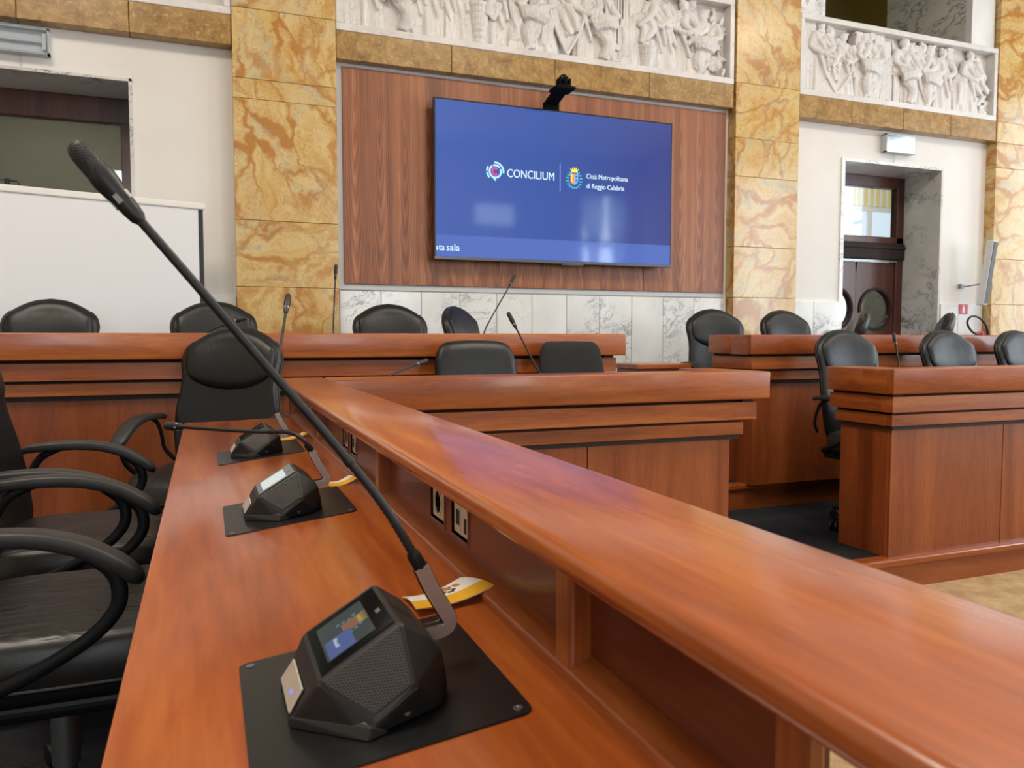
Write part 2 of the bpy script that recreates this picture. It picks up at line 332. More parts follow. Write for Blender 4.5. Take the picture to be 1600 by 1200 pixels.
# ------------------------------------------------------------------ mesh builder
class MB:
    def __init__(s, o=(0, 0, 0)):
        s.bm = bmesh.new(); s.o = Vector(o)
    def v(s, p): return s.bm.verts.new(Vector(p)-s.o)
    def box(s, x0, x1, y0, y1, z0, z1, bev=0.0, seg=2):
        vs = [s.v((x, y, z)) for x in (x0, x1) for y in (y0, y1) for z in (z0, z1)]
        fs = [s.bm.faces.new([vs[i] for i in q]) for q in ((0, 1, 3, 2), (4, 6, 7, 5), (0, 4, 5, 1), (2, 3, 7, 6), (0, 2, 6, 4), (1, 5, 7, 3))]
        if bev:
            es = list({e for f in fs for e in f.edges})
            bmesh.ops.bevel(s.bm, geom=es, offset=bev, segments=seg, profile=.5, affect='EDGES')
        return s
    def hexa(s, pts, bev=0.0, seg=2):
        """eight corners: bottom four (counter-clockwise) then top four"""
        vs = [s.v(p) for p in pts]
        fs = [s.bm.faces.new([vs[i] for i in q]) for q in ((3, 2, 1, 0), (4, 5, 6, 7), (0, 1, 5, 4), (1, 2, 6, 5), (2, 3, 7, 6), (3, 0, 4, 7))]
        if bev:
            es = list({e for f in fs for e in f.edges})
            bmesh.ops.bevel(s.bm, geom=es, offset=bev, segments=seg, profile=.5, affect='EDGES')
        return s
    def prism(s, pts, d, bev=0.0, seg=2):
        """flat polygon pts (list of 3-vectors) thickened by vector d"""
        d = Vector(d); a = [s.v(p) for p in pts]; b = [s.v(Vector(p)+d) for p in pts]; k = len(pts)
        fs = [s.bm.faces.new(a[::-1]), s.bm.faces.new(b)]
        for i in range(k): fs.append(s.bm.faces.new((a[i], a[(i+1) % k], b[(i+1) % k], b[i])))
        if bev:
            es = list({e for f in fs for e in f.edges})
            bmesh.ops.bevel(s.bm, geom=es, offset=bev, segments=seg, profile=.5, affect='EDGES')
        return s
    def rings(s, rings, cap=True, closed=True):
        rv = [[s.v(p) for p in r] for r in rings]; k = len(rv[0])
        for a, b in zip(rv, rv[1:]):
            for i in range(k if closed else k-1):
                j = (i+1) % k
                try: s.bm.faces.new((a[i], a[j], b[j], b[i]))
                except ValueError: pass
        if cap and closed:
            for r, rev in ((rv[0], True), (rv[-1], False)):
                try: s.bm.faces.new(r[::-1] if rev else r)
                except ValueError: pass
        return s
    def tube(s, path, rad, n=10, flat=None, smooth_steps=0):
        P = [Vector(p) for p in path]
        if smooth_steps: P, rad = spline(P, rad, smooth_steps)
        if not isinstance(rad, (list, tuple)): rad = [rad]*len(P)
        up0 = None; rr = []
        for i, p in enumerate(P):
            t = (P[min(i+1, len(P)-1)]-P[max(i-1, 0)]).normalized()
            if up0 is None:
                a = Vector((0, 0, 1)) if abs(t.z) < .9 else Vector((1, 0, 0))
                up0 = (a-t*a.dot(t)).normalized()
            else: up0 = (up0-t*up0.dot(t)).normalized()
            sd = t.cross(up0)
            fa, fb = flat if flat else (1, 1)
            rr.append([p+(up0*math.sin(2*PI*k/n)*fb+sd*math.cos(2*PI*k/n)*fa)*rad[i] for k in range(n)])
        return s.rings(rr)
    def lathe(s, prof, base=(0, 0, 0), axis=(0, 0, 1), n=20):
        """prof: (radius, height) along axis from base"""
        ax = Vector(axis).normalized(); a = Vector((0, 0, 1)) if abs(ax.z) < .9 else Vector((1, 0, 0))
        e1 = (a-ax*a.dot(ax)).normalized(); e2 = ax.cross(e1); b = Vector(base)
        return s.rings([[b+ax*h+(e1*math.cos(2*PI*k/n)+e2*math.sin(2*PI*k/n))*max(r, 1e-4) for k in range(n)] for r, h in prof])
    def ell(s, c, r, n=12, m=8, rot=None):
        c = Vector(c); rr = []
        for j in range(m+1):
            ph = -PI/2+PI*j/m; row = []
            for i in range(n):
                th = 2*PI*i/n
                p = Vector((math.cos(ph)*math.cos(th)*r[0], math.cos(ph)*math.sin(th)*r[1], math.sin(ph)*r[2]))
                if j in (0, m): p = Vector((1e-4*math.cos(th), 1e-4*math.sin(th), math.sin(ph)*r[2]))
                if rot: p = rot @ p
                row.append(c+p)
            rr.append(row)
        return s.rings(rr)
    def build(s, name, mat, parent=None, smooth=False, kind=None, label=None, loc=None):
        bmesh.ops.recalc_face_normals(s.bm, faces=s.bm.faces)
        me = bpy.data.meshes.new(name); s.bm.to_mesh(me); s.bm.free()
        if smooth:
            me.polygons.foreach_set('use_smooth', [True]*len(me.polygons))
            if smooth != 'all': me.set_sharp_from_angle(angle=R(38))
        o = bpy.data.objects.new(name, me); COL.objects.link(o)
        if mat: me.materials.append(M[mat] if isinstance(mat, str) else mat)
        if parent: o.parent = parent
        if loc is not None: o.location = loc
        if kind: o['kind'] = kind
        if label: o['label'] = label
        return o
def spline(P, rad, k):
    n = len(P); out = []; rr = []
    isl = isinstance(rad, (list, tuple))
    for i in range(n-1):
        p0, p1, p2, p3 = P[max(i-1, 0)], P[i], P[i+1], P[min(i+2, n-1)]
        for j in range(k):
            t = j/k
            out.append(.5*((2*p1)+(p2-p0)*t+(2*p0-5*p1+4*p2-p3)*t*t+(3*p1-p0-3*p2+p3)*t**3))
            if isl: rr.append(rad[i]*(1-t)+rad[i+1]*t)
    out.append(P[-1]); 
    if isl: rr.append(rad[-1])
    return out, (rr if isl else rad)
def thing(name, label, cat, loc=(0, 0, 0), rotz=0, group=None, kind=None):
    o = bpy.data.objects.new(name, None); COL.objects.link(o); o.empty_display_size = .1
    o.location = loc; o.rotation_euler = (0, 0, rotz); tag(o, label, cat, group, kind)
    return o
def tag(o, label, cat, group=None, kind=None):
    o['label'] = label; o['category'] = cat
    if group: o['group'] = group
    if kind: o['kind'] = kind
    return o
def kids(o): return [c for c in o.children]
def dup(root, loc, rotz, label, group=None):
    r = root.copy(); COL.objects.link(r); r.location = loc; r.rotation_euler = (0, 0, rotz); r['label'] = label
    if group: r['group'] = group
    for ch in kids(root):
        c = ch.copy(); COL.objects.link(c); c.parent = r
        for g in kids(ch):
            d = g.copy(); COL.objects.link(d); d.parent = c
    return r
def text_mesh(name, body, size, mat, parent, origin, xdir, updir, bold=0.0, width=None, align='LEFT'):
    cu = bpy.data.curves.new(name, 'FONT'); cu.body = body; cu.size = size; cu.extrude = .0008; cu.offset = bold; cu.align_x = align
    tmp = bpy.data.objects.new(name+'_tmp', cu); COL.objects.link(tmp)
    dg = bpy.context.evaluated_depsgraph_get(); me = bpy.data.meshes.new_from_object(tmp.evaluated_get(dg))
    bpy.data.objects.remove(tmp); bpy.data.curves.remove(cu)
    xs = [v.co.x for v in me.vertices]; w0 = max(xs)-min(xs); s = (width/w0) if width else 1.0
    X = Vector(xdir).normalized(); U = Vector(updir).normalized(); N = X.cross(U); O = Vector(origin)
    for v in me.vertices: v.co = O+X*(v.co.x*s)+U*v.co.y+N*(v.co.z+.0008)
    me.name = name; me.materials.clear(); me.materials.append(M[mat])
    o = bpy.data.objects.new(name, me); COL.objects.link(o); o.parent = parent
    return o
Z = lambda r: ZO+r      # heights are measured from eye level

# ------------------------------------------------------------------ the room
PF = -1.12              # raised floor of the benches
PB = -.955              # higher floor of the back benches
YW = 6.06               # face of the end wall
tag(MB().box(-6, 11, -7, 3.0, -.1, 0).build('floor', 'beige_carpet', kind='structure'), 'beige carpet of the hall floor between the benches', 'floor')
def struct(o, label, cat): return tag(o, label, cat, kind='structure')
b = MB(); b.box(-6, .47, -7, 6.06, -.02, Z(PF)); b.box(.47, 11, 2.98, 6.06, -.02, Z(PF))
struct(b.build('floor_platform', 'dark_carpet'), 'charcoal carpeted raised floor under the benches', 'floor')
b = MB(); b.box(-6, 11, 4.22, 6.06, Z(PF)-.01, Z(PB))
struct(b.build('floor_upper_platform', 'dark_carpet'), 'higher carpeted floor behind the back benches', 'floor')
def riser(name, x0, x1, y, z0, z1, label):
    t = struct(thing(name, label, 'trim', ((x0+x1)/2, y, Z(z0))), label, 'trim'); o = t.location.copy()
    MB(o).box(x0, x1, y-.028, y+.06, Z(z1)-.034, Z(z1)+.004, .008).build('nosing', 'cherry_x', t)
    MB(o).box(x0, x1, y-.012, y+.0, Z(z0), Z(z1)-.036).build('riser_board', 'cherry_panel_x', t)
    return t
riser('trim_1', .47, 11, 2.978, -ZO, PF, 'cherry nosing and riser at the front edge of the raised floor')
riser('trim_2', -6, 11, 4.218, PF, PB, 'cherry nosing and riser below the back benches')

# end wall with its openings (recessed doors, galleries above)
LD0, LD1, LDT = -2.0, -.45, 1.734
RD0, RD1, RDT = 5.80, 7.06, 1.70
ZG = 2.24               # gallery parapet sill
b = MB(); zf = -.1
YB = 6.56
g = .02
b.box(-6, LD0-g, YW, YB, zf, Z(ZG)); b.box(LD0-g, LD1+g, YW, YB, Z(LDT)+g, Z(ZG)); b.box(LD1+g, RD0-.04, YW, YB, zf, Z(ZG))
b.box(RD0-.04, RD1+g, YW, YB, Z(RDT)+g, Z(ZG)); b.box(RD1+g, 11, YW, YB, zf, Z(ZG))
for x0, x1 in ((-6, -2.9), (.21, .94), (4.42, 5.16), (7.69, 11)): b.box(x0, x1, YW, YB, Z(ZG), Z(4.7))
b.box(-6, 11, YW, YB, Z(4.2), Z(4.7))
struct(b.build('wall_back', 'plaster'), 'white plastered end wall with two recessed doors and galleries', 'wall')
struct(MB().box(-6.2, -6, -7, 9, -.1, Z(4.7)).build('wall_left', 'cream_wall'), 'cream side wall of the hall beyond the chairs', 'wall')
# right wall with three tall windows
b = MB()
ys = [(-7, -2.75), (-1.05, .35), (2.05, 3.45), (5.15, 9)]
for y0, y1 in ys: b.box(11, 11.3, y0, y1, -.1, Z(4.7))
for y0, y1 in ((-2.75, -1.05), (.35, 2.05), (3.45, 5.15)):
    b.box(11, 11.3, y0, y1, -.1, Z(-.35)); b.box(11, 11.3, y0, y1, Z(3.4), Z(4.7))
struct(b.build('wall_right', 'cream_wall'), 'cream window wall on the daylight side', 'wall')
b = MB()
for x0, x1 in ((-6, -1.85), (-.55, 3.55), (4.85, 6.25), (7.45, 9.25), (10.55, 11.3)): b.box(x0, x1, -7.3, -7, -.1, Z(4.7))
for x0, x1, za, zb in ((-1.85, -.55, .2, 3.8), (3.55, 4.85, .2, 3.8), (6.25, 7.45, 2.75, 3.4), (9.25, 10.55, .2, 3.8)):
    b.box(x0, x1, -7.3, -7, -.1, Z(za)); b.box(x0, x1, -7.3, -7, Z(zb), Z(4.7))
struct(b.build('wall_front', 'cream_wall'), 'cream rear wall with tall curtained windows', 'wall')
struct(MB().box(-6, 11.3, -7, 9, Z(4.7), Z(4.9)).build('ceiling', 'plaster'), 'white ceiling of the hall', 'ceiling')
wi = 1
def window(x0, x1, y0, y1, z0, z1, axis, label):
    global wi
    t = struct(thing('window_%d' % wi, label, 'window', ((x0+x1)/2, (y0+y1)/2, z0)), label, 'window'); wi += 1
    o = t.location.copy(); b = MB(o); w = .06
    if axis == 'y':
        x = x0
        b.box(x, x+.06, y0, y0+w, z0, z1); b.box(x, x+.06, y1-w, y1, z0, z1); b.box(x, x+.06, y0, y1, z0, z0+w); b.box(x, x+.06, y0, y1, z1-w, z1); b.box(x, x+.06, y0, y1, z0+2.4, z0+2.46)
        MB(o).box(x+.08, x+.09, y0, y1, z0, z1).build('pane', 'daylight', t)
    else:
        y = y0
        b.box(x0, x0+w, y-.06, y, z0, z1); b.box(x1-w, x1, y-.06, y, z0, z1); b.box(x0, x1, y-.06, y, z0, z0+w); b.box(x0, x1, y-.06, y, z1-w, z1); (b.box(x0, x1, y-.06, y, z0+2.2, z0+2.34) if z1-z0 > 3 else None)
        MB(o).box(x0, x1, y-.09, y-.08, z0, z1).build('pane', 'daylight_bright' if x0 > 9 else 'daylight', t)
    b.build('window_frame', 'door_wood', t)
    return t
for y in (-1.9, 1.2, 4.3): window(11.05, 11.1, y-.85, y+.85, Z(-.35), Z(3.4), 'y', 'tall side window, %s along the daylight wall' % {-1.9: 'nearest the rear', 1.2: 'middle one', 4.3: 'closest to the end wall'}[y])
for x in (-1.2, 4.2, 9.9): window(x-.65, x+.65, -7.05, -7.1, Z(.2), Z(3.8), 'x', 'tall rear window, %s' % {-1.2: 'behind the curved-arm chairs', 4.2: 'centre of the rear wall', 9.9: 'by the daylight corner'}[x])
window(6.25, 7.45, -7.05, -7.1, Z(2.75), Z(3.4), 'x', 'small high rear window mirrored in the television')

# galleries above the parapets
b = MB(); b.box(-3.2, 8.2, 8.4, 8.5, Z(ZG)-.1, Z(4.7)); b.box(8.1, 8.2, YB, 8.4, Z(ZG), Z(4.7)); b.box(-3.2, -3.1, YB, 8.4, Z(ZG), Z(4.7))
struct(b.build('wall_gallery', 'olive_wall'), 'olive yellow wall at the back of the gallery', 'wall')
struct(MB().box(-3.2, 8.2, YB-.02, 8.4, Z(ZG)-.12, Z(ZG)-.02).build('floor_gallery', 'cream_wall'), 'gallery floor behind the parapets', 'floor')
t = struct(thing('trim_3', '', 'trim', (6.4, 8.4, Z(3.1))), 'slanting moulding on the olive gallery wall', 'trim')
MB(t.location).prism([(6.7, 8.385, Z(2.95)), (6.78, 8.385, Z(2.95)), (8.08, 8.385, Z(3.95)), (8.0, 8.385, Z(3.95))], (0, .02, 0)).build('moulding', 'olive_wall', t)
t = struct(thing('trim_4', '', 'trim', (6.4, 6.2, Z(2.97))), 'white and grey marble jambs of the gallery opening above the narrow relief', 'trim')
MB(t.location).box(5.165, 5.47, 6.0, 6.5, Z(2.975), Z(4.2), .006).build('marble_jamb', 'white_marble', t)
MB(t.location).box(5.50, 5.56, 6.1, 6.5, Z(2.975), Z(4.2), .006).build('marble_jamb', 'white_marble', t)
MB(t.location).box(7.36, 7.685, 6.0, 6.08, Z(2.975), Z(4.2), .004).build('marble_jamb', 'white_marble', t)
MB(t.location).box(7.36, 7.685, 6.085, 7.1, Z(2.2), Z(4.2), .004).build('marble_reveal', 'reveal_marble', t)
b = MB(); b.box(LD0, LD1, 8.2, 8.3, -.1, Z(2.2)); b.box(LD0-.1, LD0, YB, 8.3, -.1, Z(2.2)); b.box(LD1, LD1+.1, YB, 8.3, -.1, Z(2.2))
struct(b.build('wall_anteroom', 'cream_wall'), 'dim cream wall of the room behind the glazed door', 'wall')

# pillars of stacked marble slabs
def pillar(x0, x1, cuts, label, y0=5.94):
    t = thing('pillar', label, 'pillar', ((x0+x1)/2, YW, 0), kind='structure'); o = t.location.copy()
    zs = [Z(PB)]+[Z(c) for c in cuts]+[Z(4.2)]
    for a, c in zip(zs, zs[1:]):
        d = random.uniform(0, .003)
        MB(((x0+x1)/2, YW, (a+c)/2)).box(x0, x1, y0+d, YW+.02, a+.0012, c-.0012, .0025, 1).build('stone_slab', 'yellow_marble', t, loc=(0, 0, (a+c)/2))
    return t
pillar(.216, .931, [-.42, .36, .83, 1.675, 1.813, 2.295], 'golden marble pillar between white plaster wall and walnut panelling')
pillar(4.44, 5.14, [-.42, .36, .815, 1.44, 1.78, 2.26], 'golden marble pillar between walnut panelling and the porthole door')
pillar(7.70, 8.5, [-.4, .345, .82, 1.763, 2.02, 2.232], 'golden marble pillar beside the column loudspeaker')

# stone beams under the galleries
def beam(name, xs, label, y0=5.95):
    t = struct(thing(name, label, 'trim', ((xs[0]+xs[-1])/2, YW, Z(2.03))), label, 'trim')
    for a, c in zip(xs, xs[1:]):
        xm = (a+c)/2
        MB((xm, YW, Z(2.03))).box(a+.0015, c-.0015, y0+random.uniform(0, .002), YW+.01, Z(2.03), Z(2.236), .004, 1).build('stone_block', 'travertine', t, loc=(xm-t.location.x, 0, 0))
    return t
beam('trim_5', [-2.9, -1.9, -1.08, -.43, .213], 'brown stone beam over the plaster wall and dark glazed door')
beam('trim_6', [.933, 1.81, 2.68, 3.56, 4.42], 'brown stone beam above the walnut panelling')
beam('trim_7', [5.143, 5.77, 6.42, 7.05, 7.698], 'brown stone beam above the porthole door')

# marble wainscot tiles
def wains(name, xs, ztop, label):
    t = struct(thing(name, label, 'wainscot', ((xs[0]+xs[-1])/2, YW, Z(PB))), label, 'wainscot')
    for a, c in zip(xs, xs[1:]):
        xm = (a+c)/2; zt = ztop
        for z0, z1 in ((PB, -.28), (-.28, zt)):
            MB((xm, YW, Z(z0))).box(a+.0018, c-.0018, YW-.026-random.uniform(0, .002), YW+.005, Z(z0)+.001, Z(z1)-.001, .003, 1).build('marble_tile', 'white_marble', t, loc=(xm-t.location.x, 0, Z(z0)-t.location.z))
    return t
wains('baseboard_middle', [.95, 1.263, 1.58, 1.895, 2.208, 2.517, 2.832, 3.142, 3.454, 3.77, 4.088, 4.43], .352, 'white marble wainscot tiles below the walnut panelling')
wains('baseboard_left', [-.43, -.1, .215], .30, 'white marble wainscot tiles beside the projection screen')
wains('baseboard_right', [5.15, 5.44, 5.76], .345, 'white marble wainscot tiles between pillar and porthole door')
wains('baseboard_corner', [7.09, 7.34, 7.69], .345, 'white marble wainscot tiles behind the extinguisher')

# door surrounds, doors
t = thing('door_1', 'dark framed glazed door recessed behind the projection screen', 'door', ((LD0+LD1)/2, YW, 0), kind='structure'); o = t.location.copy()
b = MB(o); b.box(LD1-.001, LD1+.022, YW-.012, YB-.03, Z(PB), Z(LDT)+.022, .003); b.box(LD0-.022, LD1+.022, YW-.012, YB-.03, Z(LDT), Z(LDT)+.022, .003); b.box(LD0-.022, LD0, YW-.012, YB-.03, Z(PB), Z(LDT), .003)
b.build('marble_lining', 'reveal_marble', t)
yd = 6.5
b = MB(o); b.box(LD0+.001, LD1-.001, yd, yd+.08, Z(1.552), Z(LDT)-.001, .006); b.box(LD1-.095, LD1-.001, yd, yd+.08, Z(PB), Z(1.56), .006); b.box(LD0+.001, LD0+.095, yd, yd+.08, Z(PB), Z(1.56), .006); b.box(LD0, LD1, yd, yd+.08, Z(PB), Z(-.5), .006); b.box(-1.27, -1.19, yd, yd+.08, Z(PB), Z(.9), .006)
b.build('door_frame', 'door_wood', t)
MB(o).box(LD0+.09, LD1-.09, yd+.03, yd+.04, Z(-.5), Z(1.56)).build('pane', 'dark_glass', t)

t = thing('door_2', 'brown wooden double door with round portholes and glazed transom', 'door', ((RD0+RD1)/2, YW, 0), kind='structure'); o = t.location.copy()
b = MB(o); b.box(RD0-.045, RD0, YW-.014, YB+.04, Z(PB), Z(RDT)+.03, .004); b.box(RD0, RD1, YW-.014, YB+.04, Z(RDT), Z(RDT)+.03, .004)
b.build('marble_lining', 'white_marble', t)
MB(o).box(RD1, RD1+.028, YW-.014, YB+.04, Z(PB), Z(RDT)+.03, .004).build('marble_reveal', 'reveal_marble', t)
yd = 6.5; xm = (RD0+RD1)/2
b = MB(o); b.box(RD0, RD1, yd, yd+.09, Z(1.585), Z(RDT), .006); b.box(RD0, RD0+.10, yd, yd+.09, Z(PB), Z(1.6), .006); b.box(RD1-.10, RD1, yd, yd+.09, Z(PB), Z(1.6), .006); b.box(RD0, RD1, yd, yd+.09, Z(1.0), Z(1.07), .006)
b.build('door_frame', 'door_wood', t)
b = MB(o); b.box(RD0+.02, RD1-.01, yd-.03, yd+.09, Z(.83), Z(1.0), .006); b.box(RD0+.02, RD1-.01, yd-.045, yd, Z(.94), Z(.97), .004); b.build('transom_bar', 'gap', t)
MB(o).box(RD0+.10, RD1-.10, yd-.012, yd+.0, Z(.80), Z(.822)).build('metal_strip', 'steel', t)
MB(o).box(RD0+.09, RD1-.09, yd+.04, yd+.045, Z(1.06), Z(1.595)).build('pane', 'glass', t, label='clear transom pane')
def leaf(x0, x1, cx, cz, rx, rz):
    # leaf with a real oval hole: ring faces bridged to the rectangle
    N = 40; bm = MB(o); z0, z1 = Z(PB), Z(.80)
    fr = []; 
    for ydep in (yd+.02, yd+.06):
        inner = [(cx+rx*math.cos(2*PI*k/N), ydep, cz+rz*math.sin(2*PI*k/N)) for k in range(N)]
        outer = []
        for k in range(N):
            a = 2*PI*k/N; dx, dz = math.cos(a), math.sin(a)
            s_ = min(((x1-cx)/dx if dx > 1e-6 else (x0-cx)/dx if dx < -1e-6 else 1e9), ((z1-cz)/dz if dz > 1e-6 else (z0-cz)/dz if dz < -1e-6 else 1e9))
            outer.append((cx+dx*s_, ydep, cz+dz*s_))
        fr.append((outer, inner))
    bm.rings([fr[0][0], fr[0][1], fr[1][1], fr[1][0], fr[0][0]], cap=False)
    lf = bm.build('door_leaf', 'door_wood', t)
    rr = []
    for rad, yy in ((1.0, yd+.02), (1.12, yd+.02), (1.12, yd+.004), (1.0, yd+.004), (1.0, yd+.02)):
        rr.append([(cx+rx*rad*math.cos(2*PI*k/N), yy, cz+rz*rad*math.sin(2*PI*k/N)) for k in range(N)])
    MB(o).rings(rr, cap=False).build('porthole_rim', 'gap', lf, smooth=True)
    MB(o).prism([(cx+rx*1.02*math.cos(2*PI*k/N), yd+.04, cz+rz*1.02*math.sin(2*PI*k/N)) for k in range(N)], (0, .005, 0)).build('porthole_pane', 'dark_glass', lf)
leaf(xm+.002, RD1-.1, 6.70, Z(.30), .205, .205); leaf(RD0+.1, xm-.002, 6.16, Z(.30), .205, .205)
# corridor behind the porthole door
b = MB(); b.box(4.6, 10.9, 9.4, 9.5, -.1, Z(2.7)); b.box(10.9, 11.0, YB, 9.5, -.1, Z(2.7)); b.box(4.5, 4.6, YB, 9.5, -.1, Z(2.2)); b.box(4.5, 10.9, YB, 9.5, -.12, -.02); b.box(4.5, 10.9, 8.5, 9.5, Z(2.65), Z(2.7)); b.box(8.2, 10.9, YB, 8.5, Z(2.65), Z(2.7))
struct(b.build('wall_corridor', 'corridor_wall'), 'pale corridor behind the porthole door', 'wall')
area('corridor_light', (8.6, 7.8, Z(1.9)), (9.4, 9.3, Z(1.4)), 1.2, .8, 22, (.95, .98, 1))  # added fill, no lamp of the corridor; brightens the view through the transom
area('anteroom_fill', (-1.2, 7.4, Z(2.0)), (-1.2, 7.8, 0), 1.0, .6, 9, (.95, .97, 1))  # added unseen fill so the dark door glass reads lighter
t = thing('window_8', 'bright corridor window seen through the door transom', 'window', (9.5, 9.4, Z(1.2)), kind='structure')
MB(t.location).box(8.95, 10.3, 9.37, 9.39, Z(.9), Z(1.93)).build('pane', 'corridor_light', t)
b = MB(t.location); b.box(8.87, 8.95, 9.33, 9.4, Z(.9), Z(2.0)); b.box(9.42, 9.50, 9.34, 9.4, Z(.9), Z(1.95)); b.box(8.87, 10.38, 9.33, 9.4, Z(1.91), Z(1.98)); b.build('window_frame', 'white_metal', t)
t = struct(thing('trim_8', '', 'trim', (9.5, 9.38, Z(2.1))), 'yellow striped pelmet above the corridor window', 'trim')
for k in range(15):
    x = 8.70+k*.12
    MB(t.location).box(x, x+.062, 9.30, 9.395, Z(1.98), Z(2.5)).build('pelmet_stripe', 'stripe_yellow', t)
    MB(t.location).box(x+.062, x+.12, 9.306, 9.395, Z(1.98), Z(2.5)).build('pelmet_stripe', 'white_metal', t)

# ------------------------------------------------------------------ carved gallery parapets
def remeshed(mb, vox):
    me = bpy.data.meshes.new('tmp'); bmesh.ops.recalc_face_normals(mb.bm, faces=mb.bm.faces); mb.bm.to_mesh(me); mb.bm.free()
    o = bpy.data.objects.new('tmp', me); COL.objects.link(o)
    md = o.modifiers.new('r', 'REMESH'); md.mode = 'VOXEL'; md.voxel_size = vox; md.use_smooth_shade = True
    sm = o.modifiers.new('s', 'SMOOTH'); sm.factor = .4; sm.iterations = 1
    dg = bpy.context.evaluated_depsgraph_get(); out = bpy.data.meshes.new_from_object(o.evaluated_get(dg))
    bpy.data.objects.remove(o); bpy.data.meshes.remove(me)
    return out
def robe(mb, sections, folds=9, amp=.10, ph=0.0, n=54, fy=.55):
    """sections: (cx, cz, rx) from hem to shoulder, cross-sections lie level; folds run up the cloth"""
    rr = []
    L = len(sections)
    for i, (cx, cz, rx) in enumerate(sections):
        f = amp*(1-.75*i/(L-1)); row = []
        for k in range(n):
            a = 2*PI*k/n; r = rx*(1+f*math.sin(folds*a+ph+.5*i)+f*.5*math.sin((folds*2-3)*a+ph*2))
            row.append((cx+r*math.cos(a), r*math.sin(a)*fy, cz))
        rr.append(row)
    mb.rings(rr)
def limb(mb, pts, r): mb.tube([(p[0], p[2] if len(p) > 2 else 0, p[1]) for p in pts], r, 8, smooth_steps=4)
def head(mb, x, z, r, dirx=1, beard=False, hair=True):
    mb.ell((x, -.01, z), (r*.82, r*.8, r), 12, 10)
    mb.ell((x+dirx*r*.75, -.01, z-.1*r), (r*.25, r*.22, r*.2), 8, 6)       # nose
    mb.ell((x+dirx*r*.45, -.01, z-.62*r), (r*.42, r*.45, r*.34), 8, 6)     # jaw
    if beard: mb.ell((x+dirx*r*.5, -.01, z-1.1*r), (r*.42, r*.4, r*.7), 8, 6)
    if hair:
        for k in range(9):
            a = PI*.15+k*.36; mb.ell((x-dirx*r*.75*math.cos(a-PI*.5)*.9, -.02, z+r*.75*math.sin(a)*.9+.1*r), (r*.34, r*.5, r*.34), 7, 5)
def sheet(mb, pts, th=.018, y=-.045):
    mb.prism([(p[0], y, p[1]) for p in pts], (0, th, 0))
def folds(mb, x0, x1, z0, z1, n, y=-.02, r=.016, skew=0.0):
    for k in range(n):
        t_ = (k+.5)/n; x = x0+(x1-x0)*t_
        mb.tube([(x+skew*(t_-.5), y, z0+random.uniform(0, .02)), (x+random.uniform(-.008, .008), y-.01, (z0+z1)/2), (x, y, z1)], [r*1.15, r, r*.8], 7, smooth_steps=3)
CARVED = []
def figure(parent, x, y, z, fn, label=None, vox=.0085, sx=1.0, sz=1.0):
    mb = MB(); fn(mb); me = remeshed(mb, vox); me.transform(Matrix.Diagonal((sx, 1, sz, 1))); me.name = 'relief_figure'; me.materials.append(M['figure_marble'])
    o = bpy.data.objects.new('relief_figure', me); COL.objects.link(o); o.parent = parent; o.location = Vector((x, y, z))-parent.location
    if label: o['label'] = label
    return o
def stand(h, d=1, beard=False, lean=0.0, arm=None, arm2=None, wide=1.0):
    def f(mb):
        robe(mb, [(0, 0, .10*wide), (0, h*.25, .088*wide), (lean*.3, h*.5, .078*wide), (lean*.55, h*.66, .07), (lean*.8, h*.80, .078), (lean, h*.845, .045)], 8, .13, random.random()*6)
        head(mb, lean*1.1+.01*d, h*.925, h*.075, d, beard)
        sh = (lean*.85+.05*d, h*.8, -.03); sh2 = (lean*.85-.05*d, h*.8, -.03)
        a = arm or ((.09*d, h*.62, -.06), (.02*d, h*.52, -.08)); b_ = arm2 or ((-.09*d, h*.6, -.04), (.03*d, h*.5, -.08))
        limb(mb, [sh, a[0], a[1]], [.034, .028, .02]); limb(mb, [sh2, b_[0], b_[1]], [.034, .028, .02])
        mb.ell((a[1][0], a[1][2], a[1][1]), (.024, .02, .024), 8, 6)
        limb(mb, [(lean*.8-.06, h*.78, -.045), (lean*.5+.03, h*.55, -.06), (.07, h*.3, -.05)], [.02, .02, .014])
        limb(mb, [(lean*.8-.08, h*.7, -.035), (-.02, h*.5, -.06), (.04, h*.2, -.055)], [.018, .018, .012])
    return f
def seated(h, d=1, beard=False, arm=None):
    def f(mb):
        robe(mb, [(-.03*d, h*.40, .10), (-.02*d, h*.55, .085), (0, h*.74, .085), (.01*d, h*.80, .05)], 7, .10, random.random()*6)
        robe(mb, [(.11*d, 0, .085), (.11*d, h*.2, .07), (.10*d, h*.42, .062)], 7, .16, random.random()*6)
        limb(mb, [(-.03*d, h*.40, -.03), (.05*d, h*.44, -.06), (.12*d, h*.42, -.05)], [.075, .07, .055])
        limb(mb, [(.02*d, h*.36, -.02), (.08*d, h*.2, -.05), (.05*d, .02, -.03)], [.05, .045, .04])
        head(mb, .02*d, h*.90, h*.085, d, beard)
        a = arm or ((.10*d, h*.60, -.06), (.15*d, h*.52, -.07))
        limb(mb, [(.05*d, h*.76, -.04), a[0], a[1]], [.036, .03, .02]); limb(mb, [(-.06*d, h*.76, -.03), (-.09*d, h*.58, -.05), (.04*d, h*.50, -.08)], [.036, .03, .02])
        mb.box(-.12, .04, -.01, .03, 0, h*.36)
        for k in range(4): limb(mb, [(-.05*d+.02*k*d, h*.72-.05*k, -.045), (.04*d+.01*k, h*.5-.06*k, -.07), (.11*d, h*.4-.09*k, -.06)], [.013, .016, .010])
    return f
